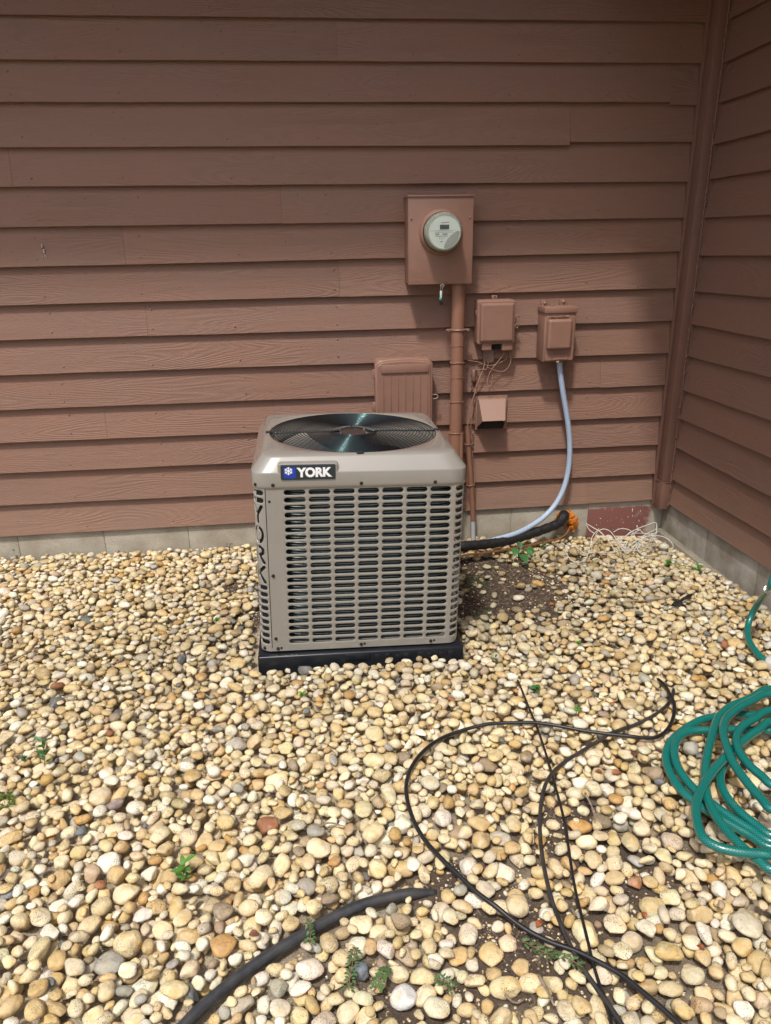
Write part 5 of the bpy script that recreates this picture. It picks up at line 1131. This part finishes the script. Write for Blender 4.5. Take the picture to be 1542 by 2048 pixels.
hbm = nd(hns, 'ShaderNodeBump', i_Strength=.25, i_Distance=.0008); hlk.new(rm.outputs[0], hbm.inputs['Height']); hlk.new(hbm.outputs[0], hb.inputs['Normal'])
RH = 0.0114
zp = lambda L: [(1300+x/3.252, 1150+y/3.25) for x, y in L]
def gseg(L, z): return [G(a, b_, z+.02) for a, b_ in zp(L)]
LA = gseg([(787, 770), (640, 835), (520, 885), (440, 955), (405, 1050), (372, 1180), (355, 1320), (372, 1480), (430, 1600), (520, 1715), (600, 1795), (700, 1880), (787, 1940)], .026)
LB = gseg([(787, 805), (650, 855), (560, 905), (492, 965), (470, 1040), (488, 1130), (540, 1260), (640, 1400), (720, 1490), (787, 1560)], .050)
LC = gseg([(787, 925), (680, 937), (560, 937), (440, 947), (330, 970), (220, 1030), (132, 1110), (100, 1200), (125, 1310), (200, 1425), (290, 1500), (400, 1575), (520, 1645), (640, 1712), (787, 1795)], .0)
LD = gseg([(787, 1050), (640, 1042), (500, 1037), (380, 1042), (262, 1047), (190, 1080), (155, 1150), (165, 1250), (222, 1350), (300, 1435), (400, 1515), (520, 1600), (650, 1680), (787, 1762)], .006)
LE = gseg([(787, 985), (700, 1040), (600, 1110), (500, 1200), (400, 1310), (330, 1420), (297, 1520), (303, 1640), (345, 1745), (430, 1800), (560, 1832), (700, 1845), (787, 1850)], .036)
LF = gseg([(787, 910), (680, 960), (590, 1020), (555, 1090), (578, 1190), (650, 1285), (720, 1345), (787, 1400)], .054)
LG = gseg([(570, 1165), (500, 1240), (455, 1320), (470, 1425), (560, 1548), (680, 1650), (787, 1722)], .008)
def arc(p, q, bulge, z, n=4):
    p, q = np.array(p), np.array(q); return [np.array([*(p[:2]+(q[:2]-p[:2])*t+np.array([bulge, 0])*math.sin(math.pi*t)), z]) for t in np.linspace(0, 1, n+2)[1:-1]]
def fixz(L, z): return [np.array([p[0], p[1], z]) for p in L]
zA, zB, zC, zD, zE, zF, zG = .026, .052, .0, .008, .038, .056, .010
LA, LB, LC, LD, LE, LF, LG = (fixz(L, z) for L, z in ((LA, zA), (LB, zB), (LC, zC), (LD, zD), (LE, zE), (LF, zF), (LG, zG)))
full = LC[::-1]+[]   # order the visible runs into one continuous hose, closing the loops beyond the frame
full = LG+arc(LG[-1], LC[0], .34, .012)+LC+arc(LC[-1], LD[0], .40, .012)+LD+arc(LD[-1], LA[0], .36, .02)+LA+arc(LA[-1], LE[0], .42, .03)+LE+arc(LE[-1], LB[0], .38, .045)+LB+arc(LB[-1], LF[0], .30, .055)+LF+[LF[-1]+np.array([.10, -.03, -.01]), LF[-1]+np.array([.22, .0, -.03]), LF[-1]+np.array([.30, .10, -.045])]
A = crom([(p[0], p[1], 0) for p in full], .008); Z = crom([(i*.05, 0, p[2]) for i, p in enumerate(full)], .01)
# heights: interpolate the layer height along the run, ride on the stones
cum = np.concatenate([[0], np.cumsum([np.linalg.norm(full[i+1][:2]-full[i][:2]) for i in range(len(full)-1)])]); sA = np.linspace(0, cum[-1], len(A))
lay = np.interp(sA, cum, [p[2] for p in full]); grd = np.array([max(hmax(p[0], p[1], .012), float(base(p[0], p[1]))) for p in A])
kw = 15; grd = np.array([np.sort(grd[max(0, i-6):i+7])[-4] for i in range(len(grd))]); 
for _ in range(3): grd = np.convolve(np.pad(grd, kw, mode='edge'), np.ones(2*kw+1)/(2*kw+1), mode='valid')
for _ in range(2): lay = np.convolve(np.pad(lay, 5, mode='edge'), np.ones(11)/11, mode='valid')
A[:, 2] = grd+RH*.9+lay
HO = thing('garden_hose', 'loose pile of green garden hose coils lying on the pebbles', 'hose', A[len(A)//2])
b = MB(); b.tube(A, RH, 16); b.build('coiled_tube', M_HOSE, HO, smooth=180)
# the run that drops from the return wall
hs0 = [(787, 60), (768, 95), (730, 150), (690, 205), (660, 262), (640, 320), (635, 380), (650, 440), (690, 500), (730, 540), (775, 565)]
Pz = zp(hs0); zz = [.30, .26, .19, .135, .095, .068, .052, .044, .040, .036, .034]
HS = [G(a, b_, z+.0) for (a, b_), z in zip(Pz, zz)]
HS = [HS[0]+np.array([.05, .02, .10]), HS[0]+np.array([.015, .01, .04])]+HS+[HS[-1]+np.array([.06, -.03, .0]), HS[-1]+np.array([.16, -.10, .0])]
HR = thing('garden_hose', 'single run of green hose hanging down beside the return wall foundation', 'hose', HS[6])
b = MB(); b.tube(crom(HS, .008), RH*.98, 16); b.build('tube', M_HOSE, HR, smooth=180)
k = 3; t = HS[2]-HS[4]; t /= np.linalg.norm(t); b = MB(); b.tube([HS[3]-t*.004, HS[3]+t*.006], RH+.0022, 16); b.build('hose_clamp', M_STEEL, HR, smooth=40)
q = G(1537, 1330, .03); b = MB(); bm = bmesh.new(); bmesh.ops.create_icosphere(bm, subdivisions=3, radius=1)
for v in bm.verts: v.co *= 1+.16*mnoise.noise(v.co*2.2)+.06*mnoise.noise(v.co*6)
b.bm(bm, Matrix.Translation(Vector(q)+Vector((.03, 0, .005))) @ Matrix.Diagonal((.042, .032, .034, 1)))
RK = b.build('rock', mat('rough white rock', (.62, .58, .52), .8, col2=(.42, .37, .30), vscale=40, bump=.8, bscale=90, bdist=.004), None, smooth=180, org=tuple(q)); tag(RK, 'rough white rock holding down the end of the single green hose run', 'rock')
# ---- tangle of white wire in the corner
def zw(x, y): return 1100+x/5.14, 1000+y/5.14
WT = [[(365, 265, .05), (440, 310, .06), (500, 345, .05), (560, 400, .035), (610, 460, .02), (665, 550, .004)],
      [(365, 265, .05), (400, 330, .035), (470, 380, .03), (560, 420, .03), (650, 440, .03), (740, 430, .03), (800, 380, .04), (880, 330, .05), (980, 290, .07), (1080, 258, .08), (1095, 300, .07), (1085, 380, .03)],
      [(240, 485, .012), (300, 540, .01), (360, 580, .006), (420, 570, .004), (520, 565, .004), (640, 568, .004), (720, 545, .01)],
      [(490, 330, .05), (430, 410, .04), (415, 480, .02), (395, 560, .01), (360, 640, .004), (310, 668, .004), (240, 660, .008), (180, 600, .015), (152, 540, .02), (175, 495, .02), (240, 485, .02)],
      [(500, 320, .05), (465, 400, .03), (440, 470, .02), (437, 545, .012), (520, 570, .008), (640, 560, .006), (760, 550, .006), (880, 550, .012), (960, 530, .01), (1080, 490, .01), (1190, 460, .012)],
      [(500, 340, .05), (550, 325, .055), (610, 345, .05), (650, 390, .04), (690, 460, .03), (740, 530, .015), (790, 575, .006), (860, 510, .012), (930, 440, .03), (1000, 400, .04), (1080, 395, .04), (1160, 405, .035), (1230, 450, .025), (1262, 500, .018), (1240, 550, .012), (1205, 580, .006)],
      [(650, 355, .03), (720, 322, .035), (800, 330, .04), (860, 380, .04), (880, 450, .03), (895, 530, .015), (930, 575, .008), (980, 595, .004), (1060, 600, .002)],
      [(780, 525, .006), (840, 480, .02), (920, 420, .03), (1000, 370, .03), (1080, 330, .04), (1085, 320, .04)],
      [(660, 400, .02), (760, 400, .025), (860, 370, .03), (960, 370, .03), (1040, 380, .03), (1110, 350, .03)],
      [(800, 560, .004), (860, 500, .015), (940, 450, .02), (1040, 430, .02), (1120, 415, .02)],
      [(690, 450, .02), (760, 470, .02), (740, 510, .012), (720, 460, .02), (760, 420, .03), (820, 360, .04), (900, 330, .05), (960, 370, .045)],
      [(790, 545, .005), (900, 525, .008), (1000, 495, .012), (1080, 470, .01)],
      [(1040, 370, .03), (1060, 420, .02), (1110, 490, .008)], [(850, 585, .004), (900, 490, .02), (1000, 410, .03), (1090, 380, .03)],
      [(930, 330, .06), (870, 360, .05), (800, 440, .03), (770, 520, .01), (800, 580, .003)]]
WT_ = thing('wire_tangle', 'loose tangle of thin white wire on the stones in the wall corner', 'wire', G(1240, 1080))
mw = mat('off white wire', (.58, .56, .50), .5); mw2 = mat('tan wire', (.50, .40, .28), .55)
for k, L in enumerate(WT):
    P = []
    for x, y, z in L:
        a, c = zw(x, y); p = G(a, c, z*.75-.02)
        if p[1] > -0.02: p = WB(a, c, -0.02); 
        P.append(np.array([p[0], p[1], max(p[2]+.014, hs_(p[0], p[1])+.006 if hs_(p[0], p[1]) > -.5 else p[2])]))
    b = MB(); b.tube(crom(P, .006), .0022 if k % 4 else .0026, 6); b.build('strand', mw2 if k in (4, 11) else mw, WT_, smooth=180)
# ---- scraps, twigs, fallen leaves
q = G(1364, 1200, .015); tz = hmax(q[0], q[1], .02)
TS_ = thing('tape_scrap', 'twisted scrap of black tape lying on the pebbles near the return wall', 'scrap', (q[0], q[1], tz))
mtp = mat('crumpled tape', (.012, .012, .013), .5, bump=.5, bscale=120, bdist=.003)
for nm, A_, r_ in (('tape', (G(1347, 1211, tz+.008), G(1354, 1206, tz+.013), G(1362, 1203, tz+.010)), (.010, .014, .009)), ('tape', (G(1361, 1203, tz+.010), G(1367, 1198, tz+.010), G(1375, 1193, tz+.016), G(1385, 1187, tz+.012)), (.005, .008, .010, .002))):
    P = crom(A_, .003); rr_ = np.interp(np.linspace(0, 1, len(P)), np.linspace(0, 1, len(r_)), r_)*(1+.15*np.sin(np.arange(len(P))*1.7)); b = MB(); b.tube(P, rr_, 7); o_ = b
    b.v = [(x, y, (z-tz-.010)*.62+tz+.010) for x, y, z in b.v]; b.uv = {}; b.build(nm, mtp, TS_, smooth=35)
TWG = [([(0, 1338), (40, 1318), (75, 1298)], .004, 'dry grey twig among the pebbles at the far side of the bed'), ([(1240, 1203), (1285, 1203), (1330, 1199), (1352, 1197)], .004, 'pale crooked twig lying beside the black tape scrap'), ([(1078, 1955), (1095, 1985), (1108, 2015)], .0035, 'straight pale stick on the soil beside the cables'),
       ([(1010, 1985), (1030, 2000), (1050, 1990)], .003, 'short brown bark splinter near the creeping weed'), ([(1170, 1590), (1185, 1620), (1190, 1650)], .003, 'brown splinter on the soil between the cables'), ([(640, 1665), (660, 1655), (690, 1660)], .0025, 'thin dry stalk across the stones in front of the pad')]
mtw = mat('dry twig', (.30, .235, .17), .9, col2=(.17, .125, .09), vscale=60, bump=.6, bscale=200, bdist=.002)
for px, r, lab in TWG:
    A = drape([(*G(a, c, .015)[:2], 0) for a, c in px], r, .008, stiff=3); T = MB(); T.tube(A, [r*(1-.5*k/len(A)) for k in range(len(A))], 7); o = T.build('twig', mtw, None, smooth=180, org=tuple(A[0])); tag(o, lab, 'twig', 'twigs on the pebbles')
LEAF = [(1105, 1207, .030, 20, (.50, .16, .035), 'curled orange dead leaf on the dark soil behind the pad'), (1078, 1846, .022, 40, (.42, .11, .03), 'bright rust leaf scrap beside the cable loop'), (1197, 1549, .020, -15, (.34, .13, .05), 'brown dead leaf between the cables and the hose'), (1232, 1556, .032, 20, (.40, .17, .07), 'pale brown curled leaf near the hose coils'), (1268, 1512, .030, 70, (.16, .07, .04), 'dark brown leaf just outside the hose coils'), (1288, 1833, .018, 90, (.36, .12, .05), 'small reddish leaf in the lower stones'),
        (509, 1878, .022, 10, (.28, .10, .05), 'brown leaf scrap above the buried poly pipe'), (1400, 1900, .018, 120, (.33, .10, .04), 'tiny red leaf near the front edge below the hose'), (1224, 1416, .016, 60, (.45, .12, .04), 'orange leaf scrap below the far cable bend'), (861, 1460, .018, 90, (.44, .16, .05), 'orange leaf flake left of the cable loop'), (1340, 1490, .03, 0, (.18, .07, .04), 'dark leaf tucked beneath the hose coils'), (1010, 1173, .035, 10, (.20, .13, .085), 'flat tan leaf on the bare soil beside the unit')]
for px, py, L, rot, c_, lab in LEAF:
    p = G(px, py, .01); z = hmax(p[0], p[1], .006)+.004; b = MB(); n = 7; V = []
    for k in range(n+1):
        t = k/n; wd = L*.34*math.sin(math.pi*min(1, t*.93+.05))**.8*(1+.12*math.sin(k*4.1)); x = L*(t-.5); zc_ = .006*math.sin(t*3.0)
        for s in (-1, -.5, 0, .5, 1): V.append((x, s*wd, zc_*.6+abs(s)**1.5*wd*.22+.0012*math.sin(k*3+s*4)))
    Rm_ = Matrix.Rotation(R(rot), 4, 'Z') @ Matrix.Rotation(R(12), 4, 'Y'); V = [tuple(Rm_ @ Vector(v)+Vector((p[0], p[1], z))) for v in V]
    b.add(V, [(k*5+s, (k+1)*5+s, (k+1)*5+s+1, k*5+s+1) for k in range(n) for s in range(4)])
    o = b.build('dead_leaf', mat('dead leaf %d' % px, c_, .6, var=.4, vscale=120), None, smooth=60, org=(p[0], p[1], z)); tag(o, lab, 'leaf', 'dead leaves on the pebbles')
# mulch: short bark shreds on the bare soil
mv, mf = [], []; N_ = 15000; gi, gj = np.where((SPG > .22) & (HP-soilH < .003) & (HP > -.5)); wgt = SPG[gi, gj]**2.2; ks = rng.choice(len(gi), N_, p=wgt/wgt.sum())
X0, Y0, Z0 = gx[gi[ks]], gy[gj[ks]], HP[gi[ks], gj[ks]]+.0015
L = np.clip(np.exp(rng.normal(math.log(.008), .55, N_)), .003, .040); Wd = L*rng.uniform(.08, .30, N_)+.0006; yw = rng.random(N_)*6.283; tl = rng.normal(0, .22, N_)
ax = np.stack([np.cos(yw)*np.cos(tl), np.sin(yw)*np.cos(tl), np.sin(tl)], 1)*L[:, None]/2; bx_ = np.stack([-np.sin(yw), np.cos(yw), rng.normal(0, .3, N_)], 1)*Wd[:, None]/2; ce = np.stack([X0, Y0, Z0], 1); up_ = np.array([0, 0, 1])*np.minimum(Wd, .003)[:, None]*.6
VV = np.stack([ce-ax-bx_, ce+ax-bx_*.5, ce+ax+bx_*.5, ce-ax+bx_, ce+up_+bx_*.1], 1).reshape(-1, 3); k = np.arange(N_)[:, None]*5
FF = np.stack([k+np.array([[0, 1, 4]]), k+np.array([[1, 2, 4]]), k+np.array([[2, 3, 4]]), k+np.array([[3, 0, 4]])], 1).reshape(-1, 3)
mcol = np.array([(.085, .055, .036), (.055, .038, .027), (.15, .105, .070), (.20, .15, .105), (.04, .03, .022)])[rng.choice(5, N_, p=[.28, .24, .22, .12, .14])]
mm, mns, mlk, mb_ = newmat('bark shreds'); at = nd(mns, 'ShaderNodeAttribute', attribute_name='tint'); mlk.new(at.outputs['Color'], mb_.inputs['Base Color']); mb_.inputs['Roughness'].default_value = .9
mu = bpy.data.objects.new('mulch', np_mesh('mulch', VV, FF, mm, False, np.repeat(mcol, 5, 0))); C.objects.link(mu); mu['kind'] = 'stuff'
# ---- weeds
def leaf_mb(mb, p, d, L, Wd, up, n=5, fold=.25, droop=.3, tooth=0.0):
    d = np.array(d, float); d /= np.linalg.norm(d); up = np.array(up, float); s = np.cross(d, up); s /= np.linalg.norm(s)+1e-9; u = np.cross(s, d); V = []
    for k in range(n+1):
        t = k/n; wd = Wd*.5*math.sin(math.pi*min(1, (t*.94+.04)**.75))*(1+tooth*((k % 2)*2-1)); q = np.array(p)+d*L*t-np.array([0, 0, 1])*droop*L*t*t
        V += [q-s*wd+u*wd*fold, q, q+s*wd+u*wd*fold]
    mb.add(V, [(k*3+i, k*3+i+1, (k+1)*3+i+1, (k+1)*3+i) for k in range(n) for i in (0, 1)])
def leafmat(name, c):
    m, ns, lk, b = newmat(name); b.inputs['Roughness'].default_value = .45; b.inputs['Subsurface Weight'].default_value = 0.0
    oi = nd(ns, 'ShaderNodeObjectInfo'); r = nd(ns, 'ShaderNodeMapRange'); r.inputs[3].default_value = .75; r.inputs[4].default_value = 1.25; lk.new(oi.outputs['Random'], r.inputs[0])
    hs = nd(ns, 'ShaderNodeHueSaturation'); hs.inputs['Color'].default_value = (*c, 1); lk.new(r.outputs[0], hs.inputs['Value']); lk.new(hs.outputs[0], b.inputs['Base Color'])
    g = nd(ns, 'ShaderNodeNewGeometry'); n = nd(ns, 'ShaderNodeTexNoise', i_Scale=300.0); lk.new(g.outputs['Position'], n.inputs['Vector']); bp = nd(ns, 'ShaderNodeBump', i_Strength=.4, i_Distance=.001); lk.new(n.outputs[0], bp.inputs['Height']); lk.new(bp.outputs[0], b.inputs['Normal']); return m
ML1, ML2, ML3, ML4 = leafmat('deep green leaf', (.030, .115, .028)), leafmat('bright green leaf', (.085, .22, .028)), leafmat('grey green leaf', (.075, .14, .045)), leafmat('yellow green moss', (.16, .23, .045))
M_STEM = mat('weed stem', (.10, .15, .05), .6)
def groundpt(px, py):
    p = G(px, py, .01); return np.array([p[0], p[1], hmax(p[0], p[1], .008)-.006])
# broad leaved weed under the insulated pipe
p0 = groundpt(1037, 1108); WD = thing('weed', 'broad leaved dark green weed growing below the black insulated pipe', 'weed', p0, group='weeds in the pebbles')
b = MB(); tops = []
for dx, dy, h in ((-.02, -.02, .07), (.03, -.03, .06), (.005, -.045, .05), (-.002, .0, .095), (.045, .005, .06), (.02, .03, .07)):
    q = p0+np.array([dx, dy, h]); b.tube(crom([p0, p0+np.array([dx*.3, dy*.3, h*.65]), q], .008), .0016, 6); tops.append((q, dx, dy))
b.build('stem', M_STEM, WD, smooth=180)
for (q, dx, dy), L_, w_ in zip(tops, (.044, .040, .056, .034, .034, .026), (.036, .026, .038, .026, .026, .018)):
    b = MB(); leaf_mb(b, q, (dx*1.1+.003, dy-.022, -.012), L_, w_, (0, -.55, .8), n=8, fold=.16, droop=.30, tooth=.06); o = b.build('leaf', ML1, WD, smooth=60)
for k in range(7):
    a = rng.uniform(0, 6.28); r_ = rng.uniform(.03, .075); q = p0+np.array([r_*math.cos(a)+.02, r_*math.sin(a)*.7, rng.uniform(.02, .05)]); b = MB(); leaf_mb(b, q, (math.cos(a), math.sin(a)-.4, .1), rng.uniform(.014, .026), .014, (0, -.3, 1), n=5); b.build('leaf', ML1, WD, smooth=60)
def sprig(px, py, lab, m_, n, h, L, Wd, lean=(0, 0), spread=1.0, rise=.6):
    p = groundpt(px, py); T = thing('weed', lab, 'weed', p, group='weeds in the pebbles'); top = p+np.array([lean[0], lean[1], h]); S = crom([p, p+(top-p)*.5+np.array([.004, 0, .004]), top], .004); b = MB(); b.tube(S, .0012, 5); b.build('stem', M_STEM, T, smooth=180)
    for k in range(n):
        t = .15+.85*k/max(1, n-1); q = S[min(len(S)-1, int(t*(len(S)-1)))]; a = k*2.4; b = MB(); leaf_mb(b, q, (math.cos(a)*spread, math.sin(a)*spread, rise), L*rng.uniform(.75, 1.15), Wd, (math.cos(a+1)*.2, math.sin(a+1)*.2-.2, 1), n=5, droop=.25); b.build('leaf', m_, T, smooth=60)
sprig(362, 1765, 'bright green narrow leaved seedling in the front stones above the poly pipe', ML2, 9, .055, .034, .013, (.012, .0))
sprig(90, 1535, 'upright weed with pointed leaves beside a round tan stone', ML1, 10, .085, .034, .011, (.006, 0), 1, .8)
sprig(48, 1525, 'tiny round leaved seedling left of the upright weed', ML1, 6, .018, .014, .010)
sprig(1070, 1383, 'small two leaved seedling just behind the far end of the thin cable', ML1, 6, .02, .026, .016, (0, 0), 1, .3)
sprig(1153, 1426, 'flat little green rosette near the crossing of the cables', ML2, 7, .012, .016, .010, (0, 0), 1, .2)
sprig(1336, 1127, 'leafy seedling in the corner below the white wire tangle', ML2, 11, .03, .020, .016, (0, 0), 1, .3)
sprig(1397, 1138, 'small green weed beside the return wall footing', ML2, 10, .03, .020, .016, (0, 0), 1, .3)
sprig(33, 1112, 'thin green weed standing against the foundation at the far end', ML1, 9, .06, .022, .012, (0, .0), 1, .5)
sprig(1088, 1080, 'small dark sprig right of the broad leaved weed', ML1, 7, .03, .02, .012)
sprig(605, 1392, 'little green sprout in front of the black pad', ML2, 5, .014, .016, .010, (0, 0), 1, .3)
sprig(990, 1330, 'single green shoot by the front corner of the pad', ML1, 4, .02, .018, .008)
sprig(432, 1243, 'low green seedling in the dirty stones left of the unit', ML2, 9, .012, .016, .011, (0, 0), 1, .25)
sprig(1157, 1290, 'small sprout in the stones behind the cable ends', ML2, 5, .012, .014, .009, (0, 0), 1, .3)
def pinnate(px_list, lab, m_, L, Wd, pairs):
    pts = [groundpt(a, c)+np.array([0, 0, .012]) for a, c in px_list]; T = thing('weed', lab, 'weed', pts[0], group='weeds in the pebbles'); S = crom(pts, .004); b = MB(); b.tube(S, .0010, 5); b.build('stem', mat('red stem', (.20, .10, .06), .6) if 'red stem' not in bpy.data.materials else bpy.data.materials['red stem'], T, smooth=180)
    for k in range(pairs):
        i = int((k+.5)/pairs*(len(S)-1)); t = S[min(i+1, len(S)-1)]-S[i-1 if i else 0]; t /= np.linalg.norm(t)+1e-9; s = np.array([-t[1], t[0], 0])
        b = MB()
        for sg in (1, -1):
            for j in range(3): leaf_mb(b, S[i]+s*sg*.0035*j+t*.003*j, s*sg*.9+t*(.5*(j-1))+np.array([0, 0, .25]), L, Wd, (0, 0, 1), n=4, fold=.12, droop=.1)
        b.build('leaf', m_, T, smooth=60)
pinnate([(712, 1905), (706, 1935), (696, 1975)], 'creeping weed beside the blue grey stone near the front', ML3, .009, .0055, 6)
pinnate([(778, 1940), (765, 1960), (752, 1990)], 'creeping weed just left of the large white stone', ML3, .009, .006, 6)
pinnate([(868, 1972), (890, 1975), (908, 1985)], 'small creeping weed right of the large white stone', ML3, .008, .005, 5)
pinnate([(1042, 1880), (1075, 1888), (1105, 1900), (1135, 1925), (1165, 1940)], 'long creeping weed trailing along the underside of the looped cable', ML3, .009, .0055, 9)
pinnate([(1345, 1128), (1368, 1130), (1392, 1136)], 'trailing stem between the two corner weeds', ML2, .010, .006, 5)
pinnate([(618, 1868), (622, 1880), (618, 1893)], 'little creeping weed touching the poly pipe', ML3, .009, .006, 4)
# moss tuft at the frame edge and soft green bits in the shade of the unit
def tuft(px, py, r, n, lab, m_, h):
    p = groundpt(px, py); T = thing('moss_tuft', lab, 'moss', p, group='mossy tufts in the pebbles'); b = MB()
    for k in range(n):
        a = rng.uniform(0, 6.28); q = p+np.array([r*math.sqrt(rng.random())*math.cos(a), r*math.sqrt(rng.random())*math.sin(a), 0]); q[2] = hmax(q[0], q[1], .004)-.002; a2 = rng.uniform(0, 6.28); leaf_mb(b, q, (math.cos(a2)*.6, math.sin(a2)*.6, 1), h*rng.uniform(.5, 1.2), h*.22, (math.cos(a2+1.5), math.sin(a2+1.5), .3), n=3, droop=.2)
    o = b.build('moss_leaves', m_, T, smooth=60); o['kind'] = 'stuff'
tuft(4, 1605, .035, 240, 'bright yellow green moss tuft at the edge of the bed', ML4, .018)
tuft(945, 1155, .07, 260, 'dark feathery moss in the shade beside the unit', ML1, .014)
tuft(958, 1215, .05, 130, 'sparse dark moss on the wet soil nearer the pad', ML1, .012)
b = MB(); p = groundpt(458, 1106); b.tube(crom([p, p+np.array([.004, 0, .03]), p+np.array([.012, 0, .055]), p+np.array([.022, 0, .052])], .004), .0016, 6); b.tube(crom([p+np.array([.004, 0, .03]), p+np.array([-.006, 0, .045]), p+np.array([-.004, 0, .06])], .004), .0012, 6); o = b.build('dried_weed', mat('black stem', (.025, .02, .018), .8), None, smooth=180, org=tuple(p)); tag(o, 'curled black dead stem against the foundation left of the unit', 'stem')
